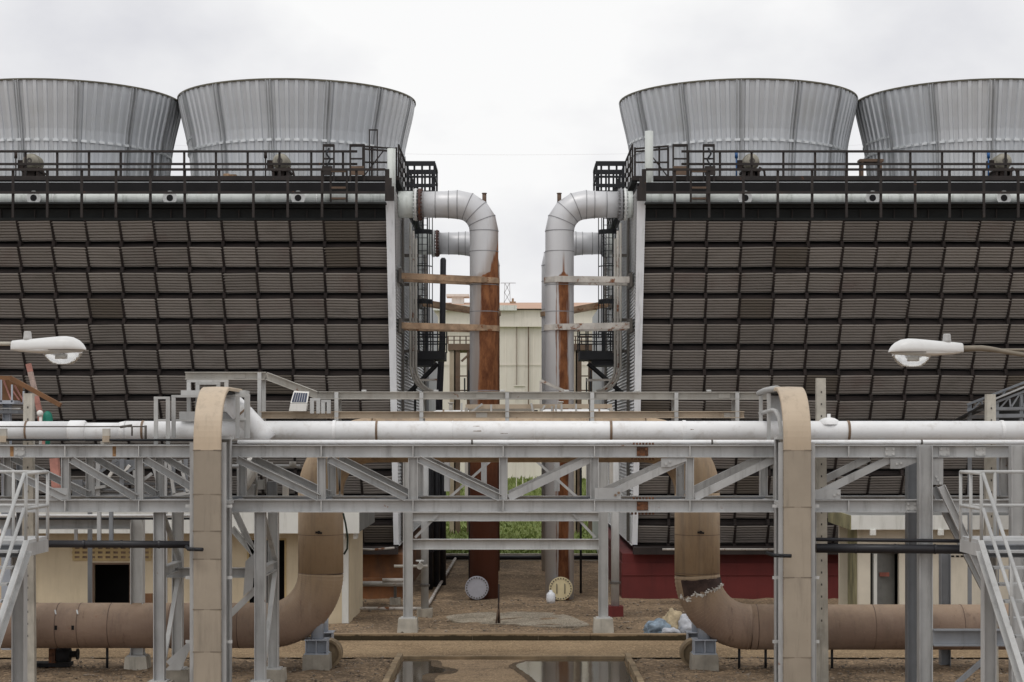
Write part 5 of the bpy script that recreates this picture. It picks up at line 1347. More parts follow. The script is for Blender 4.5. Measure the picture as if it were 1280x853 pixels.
e2 = bend((xr + RB, DB, zr_ + RB), math.pi, math.pi * 1.5, RB, (1, 0, 0), (0, 0, 1), 12); seg(e2, 'pipe_elbow')
seg([(xr + RB, DB, zr_), (X(1440, DB), DB, zr_)])
for e in (e1, e2):                                 # narrow lagging strips round the lower bends
    b = MB(); c = Vector((xl - RB, DB, zl + RB)) if e is e1 else Vector((xr + RB, DB, zr_ + RB))
    for i in range(1, 30):
        a = (-math.pi / 2 + math.pi / 2 * i / 30) if e is e1 else (math.pi + math.pi / 2 * i / 30)
        p = c + Vector((math.cos(a), 0, math.sin(a))) * RB; b.ring(p, (-math.sin(a), 0, math.cos(a)), rb * .98, rb + .008, .03, 36)
    b.build('lagging_band', 'brownpipe', t)
for px in (46, 75, 102, 140, 215, 300): MB().ring((X(px, DB), DB, zl), (1, 0, 0), rb * .98, rb + .007, .022, 36).build('cladding_joint', 'pipejoint', t)
for px in (945, 1090, 1137, 1200): MB().ring((X(px, DB), DB, zr_), (1, 0, 0), rb * .98, rb + .007, .022, 36).build('cladding_joint', 'pipejoint', t)
for x in (xl, xr):
    for py in (716, 668): MB().ring((x, DB, Z(py, DB)), (0, 0, 1), rb * .98, rb + .005, .014, 36).build('cladding_joint', 'pipejoint', t)
for px in (46, 75, 102):
    MB().bar((X(px - 1.2, DB), DB - .47, zl + .515), (X(px + 1, DB), DB - .575, zl + .40), .04, .02).build('strap_glint', 'flange', t)
b = MB()
for x in (xl + .02, xr + .03): b.cyl((x, DB - rb + .02, Z(664, DB)), (x, DB - rb - .09, Z(664, DB)), .05, 8); b.bar((x - .1, DB - rb - .06, Z(664, DB)), (x + .1, DB - rb - .06, Z(665, DB)), .04, .06)
b.build('test_valve', 'rail', t)
for px in (77, 98):
    MB().box((X(px - 1.6, DB), DB - rb - .012, zl - .06), (X(px + 1.6, DB), DB - rb + .04, zl + .07)).build('sample_hole', 'casing', t)
b = MB()
for px, z in [(34, zl), (44, zl), (134, zl), (345, zl)]: b.cyl((X(px, DB), DB, 0), (X(px, DB), DB, z - rb + .05), .04, 8)
for px, z in [(924, zr_), (1040, zr_), (957, zr_)]: b.cyl((X(px, DB), DB, 0), (X(px, DB), DB, z - rb + .05), .04, 8)
b.build('drain_leg', 'black', t)
# torn lagging on the right lower bend
def torn(a0, a1, th0, th1, r, jag0, jag1, n=22):
    c = Vector((xr + RB, DB, zr_ + RB)); b = MB(); vs = []
    for i in range(n + 1):
        th = th0 + (th1 - th0) * i / n
        for k, (a, jg) in enumerate(((a0, jag0), (a1, jag1))):
            aa = a + random.uniform(-jg, jg)
            d = Vector((math.cos(aa), 0, math.sin(aa))); p = c + d * RB
            vs.append(p + d * (r * math.cos(th)) + Vector((0, -1, 0)) * (r * math.sin(th)))
    return b.add(vs, [(2 * i, 2 * i + 1, 2 * i + 3, 2 * i + 2) for i in range(n)])
torn(math.radians(184), math.radians(198), math.radians(40), math.radians(168), rb + .026, .012, .03).build('bare_pipe', 'torn_dark', t)
b = MB(); c = Vector((xr + RB, DB, zr_ + RB))
for i in range(150):
    th = math.radians(random.uniform(28, 176)); a = math.radians(random.gauss(199 + 1.3 * math.sin(th * 9), 1.0)); d = Vector((math.cos(a), 0, math.sin(a)))
    p = c + d * RB + d * ((rb + .035) * math.cos(th)) + Vector((0, -(rb + .035) * math.sin(th), 0)); s_ = random.uniform(.025, .06)
    o = [p + Vector((random.uniform(-1, 1), random.uniform(-1, 1), random.uniform(-1, 1))) * s_ for _ in range(4)]
    b.add(o, [(0, 1, 2), (0, 2, 3), (0, 3, 1), (1, 3, 2)])
b.build('torn_insulation', 'whitepaint', t)

def pipe_stand(px, D, x_up, z_up, label):
    x = X(px, D); t = T('pipe_stand', label, 'pipe stand', (x, D, 0), 'blue grey stands under the brown pipe')
    MB().prism([(x - .41, D - .40, 0), (x + .41, D - .40, 0), (x + .39, D - .38, .50), (x - .39, D - .38, .50)], (0, .78, 0)).build('concrete_block', 'concrete', t)
    zb = .503
    for z, w in ((zb, .36), (zb + .42, .36)): MB().box((x - w, D - .32, z), (x + w, D + .32, z + .03)).build('plate', 'stand', t)
    b = MB(); b.box((x - .33, D - .012, zb + .03), (x + .33, D + .012, zb + .42)); b.box((x - .33, D - .29, zb + .03), (x - .305, D + .29, zb + .42)); b.box((x + .305, D - .29, zb + .03), (x + .33, D + .29, zb + .42)); b.box((x - .012, D - .29, zb + .03), (x + .012, D - .012, zb + .42))
    b.build('box_frame', 'stand', t)
    MB().tube([(x, D, zb + .45), (x, D, z_up)], .19, 16).build('stub_column', 'stand', t)
pipe_stand(396.5, 53.3, 0, 1.9, 'blue grey stand on a concrete block under the left bend of the brown pipe')
pipe_stand(880, 53.3, 0, 1.9, 'blue grey stand on a concrete block under the torn right bend')
pipe_stand(403, 55.2, 0, 1.5, 'blue grey stand half hidden behind the front one under the left bend')
pipe_stand(872, 55.2, 0, 1.5, 'blue grey stand half hidden behind the front one under the torn right bend')
for px, lab in ((410, 'tan concrete ring half buried right of the left pipe stand'), (868, 'tan concrete ring half buried left of the right pipe stand')):
    b = MB(); b.ring((X(px, 54.1), 54.1, .42), (0, 1, 0), .36, .44, .6, 36); b.cyl((X(px, 54.1), 53.9, .42), (X(px, 54.1), 54.0, .42), .37, 30)
    b.thing('concrete_ring', 'kerb', lab, 'ring', 'half buried concrete rings')
# junk under the left run of the pipe
t = T('pump_set', 'rusty pump with flanged outlet squatting under the brown pipe at left', 'pump', (X(80, 54), 54, 0))
b = MB(); b.cyl((X(74, 54), 53.8, .4), (X(90, 54), 53.8, .4), .22, 14); b.build('pump_body', 'casing', t)
MB().tube([(X(88, 54), 53.8, .42), (X(98, 54), 53.8, .42)], .1, 10).build('outlet', 'casing', t)
MB().ring((X(99, 54), 53.8, .42), (1, 0, 0), .04, .17, .05, 14).build('outlet_flange', 'casing', t)
MB().box((X(64, 54), 53.7, 0), (X(72, 54), 54.1, .6)).build('support_foot', 'redrust', t)
MB().box((X(20, 54), 53.6, .05), (X(90, 54), 54.2, .16)).build('skid', 'casing', t)

# ------------------------------------------------------------------ low buildings
def building_left():
    D = 66.0; x0, x1 = X(-150, D), X(437, D); zt = Z(640, D); ze = Z(665, D)
    t = T('plaster_building', 'low cream plaster building with dark doorway and vent blocks behind the brown pipe at left', 'building', ((x0 + x1) / 2, D + 4, 0))
    holes = [(X(117, D), X(162, D), 0, Z(705.5, D)), (X(311, D), X(356, D), 0, Z(675, D))]
    b = MB(); xs = sorted([x0, x1] + [h[0] for h in holes] + [h[1] for h in holes]); top = ze + .02
    for a, c in zip(xs, xs[1:]):
        h = [h for h in holes if abs(h[0] - a) < 1e-6]
        b.box((a, D, h[0][3] if h else 0), (c, D + .22, top))
    b.box((x0, D + 5.5, 0), (x1, D + 5.7, top)); b.box((x1 - .22, D + .22, 0), (x1, D + 5.5, top)); b.box((x0, D + .22, 0), (x0 + .2, D + 5.5, top))
    b.build('wall', 'cream', t)
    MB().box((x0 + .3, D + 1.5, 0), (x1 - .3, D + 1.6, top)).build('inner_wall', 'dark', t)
    for i, h in enumerate(holes):
        f = MB(); w_ = .06
        f.box((h[0] - w_, D - .03, 0), (h[0] + .01, D + .1, h[3] + w_)); f.box((h[1] - .01, D - .03, 0), (h[1] + w_, D + .1, h[3] + w_)); f.box((h[0] + .01, D - .03, h[3] - .01), (h[1] - .01, D + .1, h[3] + w_))
        f.build('door_frame', 'tan_block' if i else 'brownframe', t)
    # perforated vent blocks above the door
    xa, xb_, za, zb = X(92, D), X(188, D), Z(699.5, D), Z(682, D)
    g = MB(); n = 10; rows = 3; w_ = (xb_ - xa) / n; hh = (zb - za) / rows
    v = MB().box((xa, D - .012, za), (xb_, D - .004, zb)).build('vent_shade', 'band', t)  # brown plate painting the shadow lines between the blocks
    for r in range(rows + 1): g.box((xa - .03, D - .05, za + r * hh - .045), (xb_ + .03, D - .013, za + r * hh + .045))
    for c in range(n + 1):
        for r in range(rows): g.box((xa + c * w_ - .055, D - .05, za + r * hh + .046), (xa + c * w_ + .055, D - .013, za + (r + 1) * hh - .046))
    g.build('vent_block', 'tan_block', t)
    rf = MB().box((x0 - .3, D - .95, ze + .05), (X(452, D), D + 6.2, zt)).build('roof_slab', 'roofgrey', t)
    MB().box((x0 - .3, D - 1.03, ze), (X(452, D), D - .952, zt + .08)).build('fascia', 'fascia', rf)
    b = MB()
    for px in (430, 444): b.box((X(px, D), D - .8, ze - .22), (X(px + 4, D), D - .1, ze + .05))
    b.build('eave_bracket', 'fascia', rf)
    MB().box((X(428, D), D - .20, 0), (X(436, D), D - .003, ze)).build('corner_pier', 'fascia', t)
    for px in (36,): MB().box((X(px - 7, D), D - .15, 0), (X(px + 2, D), D - .003, ze)).build('wall_pier', 'concrete', t)
    p = MB().box((X(181, D), D - .5, 0), (X(193, D), D - .3, Z(741, D))); p.thing('board', 'boom_rust', 'brown board leaning at the cream wall right of the dark doorway', 'board')
building_left()
def building_right():
    D = 64.0; x0, x1 = X(1073, D), X(1440, D); D1 = 69.3; xs0 = X(1040, D1)
    ze, zt = Z(661, D), Z(644.5, D)
    t = T('plaster_building', 'low off white building with mouldy side wall and dented grey door at right', 'building', ((x0 + x1) / 2, D + 3, 0))
    h = (X(1088, D), X(1124, D), 0, Z(690, D))
    b = MB(); b.box((x0, D, 0), (h[0], D + .25, ze)); b.box((h[0], D, h[3]), (h[1], D + .25, ze)); b.box((h[1], D, 0), (x1, D + .25, ze)); b.box((x0 + .25, D1 - .2, 0), (x1, D1, ze))
    b.build('wall', 'creamwhite', t)
    MB().prism([(x0 - .001, D + .02, 0), (xs0 + .6, D1, 0), (xs0 + .6, D1, ze), (x0 - .001, D + .02, ze)], (.2, .05, 0)).build('side_wall', 'green_stain', t)
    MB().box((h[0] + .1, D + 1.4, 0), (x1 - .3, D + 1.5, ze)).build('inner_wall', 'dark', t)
    d = MB().bar((X(1090, D) , D - .02, h[3] / 2), (X(1121, D), D + .45, h[3] / 2), .05, h[3] - .08).build('door', 'door_grey', t)
    MB().bar((X(1092, D), D - .06, h[3] / 2), (X(1096, D), D + .01, h[3] / 2), .04, h[3] - .14).build('door_stile', 'fascia', d)
    MB().box((X(1100, D), D + .05, Z(721, D)), (X(1112, D), D + .12, Z(716, D))).build('sign_patch', 'redpatch', d)
    MB().box((x0 - .02, D - .09, 0), (X(1088, D) - .02, D - .002, ze)).build('corner_pier', 'creamwhite', t)
    rf = MB().prism([(X(1060, D), D - .55, ze + .05), (xs0 - .1, D1, ze + .05), (x1, D1, ze + .05), (x1, D - .55, ze + .05)], (0, 0, zt - ze - .08)).build('roof_slab', 'roofgrey', t)
    f = MB(); a = X(1060, D); f.box((a, D - .64, ze), (x1, D - .552, zt + .03))
    for px in (1086, 1170): f.box((X(px - 3, D), D - .7, ze - .2), (X(px + 4, D), D - .553, ze))
    f.build('fascia', 'fascia', rf)
    MB().prism([(a - .03, D - .60, ze - .02), (xs0 - .16, D1, ze - .02), (xs0 - .16, D1, zt + .02), (a - .03, D - .60, zt + .02)], (.05, .01, 0)).build('side_fascia', 'green_stain', rf)
    b = MB()
    for i in range(9): b.box((X(1177 + 6 * i, D), D - .03, Z(696.5, D)), (X(1180.5 + 6 * i, D), D - .002, Z(694.5, D)))
    b.build('vent_slot', 'dark', t)
    MB().box((X(1174, D), D - .02, .0), (X(1175, D), D - .002, Z(692, D))).build('wall_joint', 'concrete', t)
building_right()

# ------------------------------------------------------------------ stairs at both sides
def stairs(s):
    wh = 'left' if s < 0 else 'right'
    xi = -7.50 if s < 0 else 7.17
    t = T('steel_stairs', 'grey steel stairs with pipe handrails cut by the ' + wh + ' edge', 'stairs', (xi + s * .55, 24, 0), 'steel stairs at the sides')
    zt = 5.50; D1 = 27.0; run = D1 - 20.0; dz = zt / run if False else .78
    def S(y): return zt - (D1 - y) * dz
    yb = D1 - zt / dz
    for xo in (0, 1.0):
        MB().channel((xi + s * xo, D1, zt - .05), (xi + s * xo, yb, S(yb) + .05), .24, .07, .016, back=s).build('stringer', 'steel_pale', t)
    z = zt - .12; 
    while z > .2:
        y = D1 - (zt - z) / dz; MB().box((xi + s * .04, y - .13, z - .018), (xi + s * .96, y + .12, z + .018)).build('tread', 'steel', t); z -= .225
    xo = .0
    MB().box((xi + s * xo, D1, zt - .02), (xi + s * 1.6, D1 + 1.3, zt + .03)).build('landing_floor', 'steel', t)
    b = MB(); b.channel((xi + s * xo, D1 - .0, zt - .12), (xi + s * 1.6, D1 - .0, zt - .12), .20, .08, .016, back=s); b.build('landing_beam', 'steel_dark', t)
    b = MB(); b.bar((xi + s * (xo - .0), D1, zt - .12), (xi + s * xo, D1 + 1.3, zt - .12), .02, .20); b.build('landing_beam', 'steel', t)
    r = .028; zr, zm = zt + 1.06, zt + .52
    def R(pts, nm): MB().tube(pts, r, 10).build(nm, 'rail_grey', t)
    for z, nm in ((zr, 'top_rail'), (zm, 'mid_rail')):
        R([(xi + s * 1.7, D1 + 1.28, z), (xi + s * xo, D1 + 1.28, z)], nm)
        R([(xi + s * xo, D1 + 1.28, z), (xi + s * xo, D1 + .02, z)], nm)
        R([(xi + s * 1.0, D1 + .02, z), (xi + s * 1.6, D1 + .02, z)], nm)
    for x, y in ((xo, .02), (xo, 1.28), (.0, .65), (.55, 1.28), (1.1, 1.28)):
        MB().cyl((xi + s * x, D1 + y, zt - .02), (xi + s * x, D1 + y, zr), r * .95, 10).build('post', 'rail_grey', t)
    for xo2 in (.02, 1.0):
        for dzr, nm in ((1.06, 'hand_rail'), (.52, 'hand_rail')):
            R([(xi + s * xo2, D1, zt + dzr), (xi + s * xo2, yb, S(yb) + dzr)], nm)
        for f in (.22, .45, .68, .92):
            y = D1 + (yb - D1) * f; MB().cyl((xi + s * xo2, y, S(y)), (xi + s * xo2, y, S(y) + 1.06), r * .95, 10).build('post', 'rail_grey', t)
    for x, y in ((.36, .95), (1.5, .95)):
        MB().ibeam((xi + s * x, D1 + y, 0), (xi + s * x, D1 + y, zt - .18), .2, .2, .016, (1, 0, 0)).build('landing_column', 'steel', t)
stairs(-1); stairs(1)

# ------------------------------------------------------------------ street lamps
def lamp(s):
    wh = 'left' if s < 0 else 'right'
    D = 16.0; xc = X(61 if s < 0 else 1157, D); z = Z(437 if s < 0 else 440, D); k = D / F
    def p(dx, dy): return (xc - s * dx * k, D, z - dy * k)         # dx grows towards the lamp's nose
    t = T('street_lamp', 'white cobra head street lamp reaching in from the ' + wh + ' edge', 'street lamp', (xc + s * 1.9, D, 0), 'street lamps in the near air')
    # housing: lofted half shells
    st = [(-46.5, -9.5, 5.0), (-45.5, -11, 6.0), (-36, -12.0, 7.5), (-20, -13.2, 10), (0, -15.2, 13.5), (14, -16.4, 15.2), (22, -16.6, 15.6), (31, -15.2, 14.8), (38, -11.6, 12.2), (42.5, -7.2, 9), (45.2, -3.0, 5.5), (46.3, -.8, 2.5)]
    def loft(st, sign, nm, m, drop=.8):
        b = MB(); vs = []; n = 24
        for dx, yt, w_ in st:
            for i in range(n):
                a = 2 * math.pi * i / n; c_, s_ = math.cos(a), math.sin(a)
                ex = math.copysign(abs(c_) ** .8, c_); ez = math.copysign(abs(s_) ** .8, s_)
                q = p(dx, yt * ez if ez * 1 > 0 else -drop * ez); vs.append((q[0], D + ex * w_ * k, q[2]))
        m_ = len(st)
        fs = [(i * n + j, i * n + (j + 1) % n, (i + 1) * n + (j + 1) % n, (i + 1) * n + j) for i in range(m_ - 1) for j in range(n)]
        fs += [tuple(range(n)), tuple((m_ - 1) * n + j for j in range(n))]
        b.add(vs, fs, True); return b.build(nm, m, t)
    loft(st, 1, 'lamp_housing', 'lamp')
    loft([(-43, 1.6, 5), (-36, 3.0, 6.5), (-12, 4.8, 11), (0, 5.0, 13), (38, 2.6, 10), (43, 1.5, 6)], -1, 'lamp_door', 'lamp', 0.0)
    b = MB()                                     # glass bowl
    prof = [(25, 2.0), (24.3, 5), (21, 10.5), (16.5, 15.5), (12.5, 17.8), (8, 18.6), (0, 18.8)]
    vs = []; n = 32; c0 = 17.5
    for f, dy in prof:
        for i in range(n):
            a = 2 * math.pi * i / n
            q = p(c0 + f * math.cos(a), dy); vs.append((q[0], D + 14 / 25 * f * math.sin(a) * k, q[2]))
    b.add(vs, [(i * n + j, i * n + (j + 1) % n, (i + 1) * n + (j + 1) % n, (i + 1) * n + j) for i in range(len(prof) - 1) for j in range(n)], True)
    b.build('lamp_bowl', 'glass', t)
    b = MB(); vs = []
    for e, dy in ((1.05, .2), (1.05, 1.2)):
        for i in range(n):
            a = 2 * math.pi * i / n; q = p(c0 + 26.2 * e * math.cos(a), dy); vs.append((q[0], D + 14.5 * e * math.sin(a) * k, q[2]))
    b.add(vs, [(j, (j + 1) % n, n + (j + 1) % n, n + j) for j in range(n)] + [tuple(range(n))]); b.build('bowl_rim', 'seam', t)
    b = MB(); q = p(16, 8); b.tube([(q[0] - .05, D, q[2]), (q[0] + .05, D, q[2])], [.02, .02], 12); b.build('bulb', 'flange', t)
    c = p(-26.5, -12.6); b = MB(); b.lathe([(0, -.01), (.036, -.01), (.040, 0), (.038, .02), (.036, .022), (.034, .06), (.028, .072), (.0, .074)], c, 16); b.build('photocell', 'photocell', t)
    a0 = p(-40, 0); 
    if s < 0: pts = [p(-40, -7), p(-60, -7), p(-110, -5), p(-210, 8), p(-252, 24)]
    else: pts = [p(-40, -4), p(-70, -4.5), p(-80, -3.5), p(-95, -1), p(-125, 4), p(-252, 30)]
    MB().tube(pts, ([.019, .019, .021, .026, .03] if s < 0 else [.027, .027, .025, .022, .021, .026]), 14).build('lamp_arm', 'lamparm' if s > 0 else 'concrete_pale', t)
    if s > 0: MB().tube([p(-95, -2.5), p(-140, -2.5), p(-250, -1)], .012, 8).build('tie_rod', 'lamparm', t)
    px_ = pts[-1][0] + s * .02
    MB().tube([(px_, D, 0), (px_, D, pts[-1][2] + .35)], [.11, .06], 16).build('lamp_pole', 'lamparm', t)
lamp(-1); lamp(1)

# ------------------------------------------------------------------ bits above the white pipe at far left and right
D_ = 58.0
t = T('conveyor_frame', 'rusty orange brown sloping beam and panels behind the concrete pole at far left', 'frame', PT(10, 527, D_))
MB().bar(PT(-60, 470.5, D_), PT(14, 473, D_), .14, .18, (0, 1, 0)).build('beam', 'boom_rust', t)
MB().bar(PT(12, 472, D_), PT(76, 507, D_), .14, .17, (0, 1, 0)).build('beam', 'boom_rust', t)
MB().prism([PT(-40, 503, D_ + .3), PT(28, 503, D_ + .3), PT(28, 484, D_ + .3), PT(10, 475, D_ + .3), PT(-40, 473, D_ + .3)], (0, .05, 0)).build('side_panel', 'boom_rust', t)
for p, q in (((4, 475), (14, 500)), ((18, 482), (30, 502)), ((24, 500), (14, 486))): MB().bar(PT(*p, D_ + .2), PT(*q, D_ + .2), .04, .05).build('brace', 'pinkpaint', t)
t = T('grey_walkway', 'grey walkway frame with upright posts in front of the rusty sloping beam at far left', 'walkway', PT(10, 527, D_ - 1))
for px, y0 in ((1.5, 475), (15, 481), (29.5, 489)): MB().box(PT(px - 1.2, 503, D_ - .5), PT(px + 1.2, y0, D_ - .45)).build('post', 'stand', t)
MB().box(PT(-50, 505, D_ - .5), PT(31, 501.5, D_ + .8)).build('floor_frame', 'stand', t)
MB().box(PT(-50, 517, D_ - .3), PT(31, 513, D_ + .5)).build('lower_beam', 'steel_dark', t)
MB().box(PT(-50, 511.5, D_ - .35), PT(26, 510, D_ - .3)).build('lower_rail', 'rail_grey', t)
MB().ibeam(PT(9, 560, D_), PT(9, 505, D_), .24, .24, .02, (1, 0, 0)).build('column', 'stand', t)
MB().box(PT(-50, 569, D_ - 1.4), PT(80, 562, D_ + 2)).build('deck', 'steel_dark', t)
MB().box((X(9, D_) - .15, D_ - .15, 0), (X(9, D_) + .15, D_ + .15, Z(560, D_))).build('column', 'stand', t)
t = T('striped_boom', 'faded red and white boom leaning behind the rusty beam at far left', 'boom', PT(52, 560, D_ + 1))
for i in range(6):
    a, c = PT(35.5, 455, D_ + 1), PT(50, 516, D_ + 1)
    MB().bar(a.lerp(c, i / 6), a.lerp(c, (i + 1) / 6 - .004), .15, .17, (0, 1, 0)).build('boom_section', 'pinkpaint' if i in (0, 4, 5) else 'pinkwhite', t)
MB().bar(PT(50, 516, D_ + 1), PT(54, 562, D_ + 1), .15, .17, (0, 1, 0)).build('boom_section', 'pinkpaint', t)
b = MB(); c = PT(50, 517, D_ - .5); b.lathe([(0, -.10), (.07, -.095), (.10, -.03), (.105, .02), (.08, .075), (.04, .10), (0, .108)], c, 16); b.tube([c + Vector((.02, 0, -.1)), c + Vector((.02, 0, -1.17))], .05, 8)
b.thing('float_ball', 'whitepaint', 'small white rounded ball peeping over the white pipe beside the green dome', 'ball')
b = MB(); c = PT(59.5, 528, D_ - .2); b.lathe([(.17, -.3), (.165, .1), (.15, .22), (.11, .31), (.05, .36), (0, .37)], c, 20); b.tube([c + Vector((0, 0, -.3)), c + Vector((0, 0, -.89))], .08, 10)
b.thing('green_dome', 'green', 'green domed cover peeping over the white pipe near the striped boom', 'cover')
D_ = 58.0
t = T('canopy_roof', 'grey canopy roof on light trusses rising to the far right edge', 'canopy', PT(1262, 530, D_))
a, c = PT(1240, 501, D_), PT(1330, 464, D_)
MB().prism([a, c, c + Vector((0, 7, -.9)), a + Vector((0, 7, -.9))], (0, 0, .05)).build('roof_sheet', 'casing', t)  # grey roof coloured near-black to paint its shaded underside
MB().bar(a + Vector((0, -.03, .02)), c + Vector((0, -.03, .02)), .05, .09, (0, 1, 0)).build('eave_edge', 'steel', t)
for dy in (0.05, 3.5):
    o = Vector((0, dy, 0))
    MB().bar(PT(1243, 511, D_) + o, PT(1330, 510, D_) + o, .07, .09).build('truss_chord', 'steel_dark', t)
    MB().bar(PT(1243, 504, D_) + o, PT(1330, 470, D_) + o, .07, .09, (0, 1, 0)).build('truss_chord', 'steel_dark', t)
    for p, q in (((1250, 511), (1262, 497)), ((1262, 497), (1264, 510)), ((1264, 510), (1276, 491)), ((1276, 491), (1278, 510)), ((1278, 510), (1294, 485))): MB().bar(PT(*p, D_) + o, PT(*q, D_) + o, .05, .06, (0, 1, 0)).build('truss_web', 'steel_dark', t)
    MB().bar(PT(1245, 520, D_) + o, PT(1330, 519, D_) + o, .09, .12).build('tie_beam', 'steel_dark', t)
    for px in (1277.5, 1247): MB().box((X(px, D_) - .06, D_ + dy, 0), (X(px, D_) + .06, D_ + dy + .12, Z(504 if px < 1260 else 492, D_))).build('column', 'steel_dark', t)
MB().box(PT(1246, 640, D_ + 6.2), PT(1330, 500, D_ + 6.3)).build('back_sheet', 'header', t)  # back coloured dark to paint the shade under the canopy
b = MB(); pts = []
for i in range(25):
    f = i / 24; pts.append((-70 + 140 * f, 240, Z(192, 240) + 3.0 * (2 * f - 1) ** 2 - .2))
b.tube(pts, .012, 5); b.thing('power_line', 'mast', 'thin faint power line crossing the sky above the gap', 'cable')
# cluttered steelwork seen through the left truss bays
D_ = 60.5
t = T('access_frame', 'cluttered grey access frame behind the truss left of the left beige duct', 'frame', PT(170, 640, D_))
for px in (112, 122, 152, 206, 216, 232): MB().box((X(px, D_) - .07, D_, Z(800, D_) if px in (112, 206) else Z(622, D_)), (X(px, D_) + .07, D_ + .12, Z(574, D_))).build('post', 'steel' if px % 4 else 'steel_dark', t)
for py in (605, 612, 618.5): MB().box(PT(105, py + 1.3, D_ + .2), PT(236, py - 1.3, D_ + .5)).build('floor_beam', 'steel_dark', t)
MB().box(PT(140, 583, D_ + .3), PT(186, 575, D_ + .4)).build('frame_beam', 'steel_dark', t)
for p, q, m in (((104, 606), (146, 575), 'steel_dark'), ((150, 596), (175, 580), 'steel_dark'), ((154, 594), (162, 582), 'whitepaint'), ((135, 598), (143, 586), 'whitepaint'), ((112, 611), (132, 608), 'rail_grey'), ((190, 576), (200, 612), 'steel'), ((212, 580), (218, 618), 'rail_grey'), ((225, 576), (235, 616), 'rail_grey'), ((216, 619), (240, 616), 'rail_grey'), ((180, 600), (190, 592), 'steel')):
    MB().bar(PT(*p, D_), PT(*q, D_), .10, .16, (0, 1, 0)).build('brace', m, t)
MB().box(PT(166, 604, D_ - .3), PT(178, 588, D_ - .2)).build('plate', 'steel', t)
MB().box(PT(90, 622, D_ - .3), PT(104, 600, D_ - .1)).build('cabinet', 'steel_dark', t)
b = MB().bar(PT(68, 573, 57), PT(73, 640, 57), .26, .26, (0, 1, 0)); b.thing('red_post', 'pinkpaint', 'faded red upright pipe seen through the first truss bay at left', 'post')
t = T('wrapped_valves', 'pale wrapped valves and grey boxes behind the truss between left duct and brown pipe', 'valve set', PT(335, 640, 52))
b = MB(); b.tube([PT(314, 572, 52), PT(316, 586, 52), PT(310, 600, 52), PT(306, 612, 52)], [.13, .2, .17, .09], 12); b.build('wrapped_elbow', 'whitepaint', t)
for px0, px1, py0, py1, m in ((303, 320, 606, 640, 'steel'), (322, 331, 600, 612, 'rail_grey'), (334, 347, 602, 640, 'steel_dark'), (353, 361, 604, 640, 'whitepaint'), (296, 300, 572, 640, 'steel'), (333, 335, 575, 640, 'steel_pale'), (320, 322, 575, 640, 'steel_pale')):
    MB().box(PT(px0, py1, 52.2), PT(px1, py0, 52.5)).build('box' if px1 - px0 > 6 else 'upright', m, t)
for px, py in ((342, 583), (352, 588), (360, 594), (337, 578), (366, 577)): 
    b = MB(); b.cyl(PT(px, py, 51.6), PT(px, py + 7, 51.6), .10, 10); b.cyl(PT(px - 3, py + 3, 51.7), PT(px + 4, py + 3, 51.7), .06, 8); b.build('valve_body', 'tray', t)
MB().tube([PT(290, 583, 51.9), PT(375, 583, 51.9)], .05, 8).build('header_pipe', 'steel', t)
# angled hanger frame right of the truss post at x 402
t = T('hanger_frame', 'narrow pale hanger frame of thin rods beside the brown pipe in the truss', 'hanger', PT(414, 625, 51.6))
for p, q in (((409, 573), (412, 616)), ((413.5, 573), (413, 622)), ((421, 573), (425, 614)), ((425.5, 575), (424.5, 620))): MB().bar(PT(*p, 51.6), PT(*q, 51.6), .045, .05, (0, 1, 0)).build('rod', 'steel_pale', t)
MB().bar(PT(411, 622, 51.5), PT(426, 619, 51.9), .1, .05).build('shelf', 'steel_pale', t)
MB().box(PT(414, 622, 51.7), PT(417.5, 573, 51.75)).build('plate', 'steel', t)
b = MB(); b.tube([PT(429, 642, 52.3), PT(432, 655, 52.2), PT(434.5, 672, 52.2), PT(434, 686, 52.2), PT(430, 693, 52.25)], .028, 8); b.thing('hanging_cable', 'darkgreen', 'dark green cable hanging beside the left vertical of the brown pipe', 'cable')
for i, s_ in enumerate((-1, 1)):
    b = MB(); p0 = PT(440, 686, 73) if s_ < 0 else PT(828, 687, 73); p1 = PT(493, 685, 73) if s_ < 0 else PT(968, 687, 73)
    b.tube([p0, p0.lerp(p1, .5) + Vector((0, 0, -.06 if s_ < 0 else 0)), p1], .045, 8); b.thing('louvre_pipe', 'rustpale', 'thin pale pipe strung along the lowest louvres of the ' + ('left' if s_ < 0 else 'right') + ' tower', 'pipe')
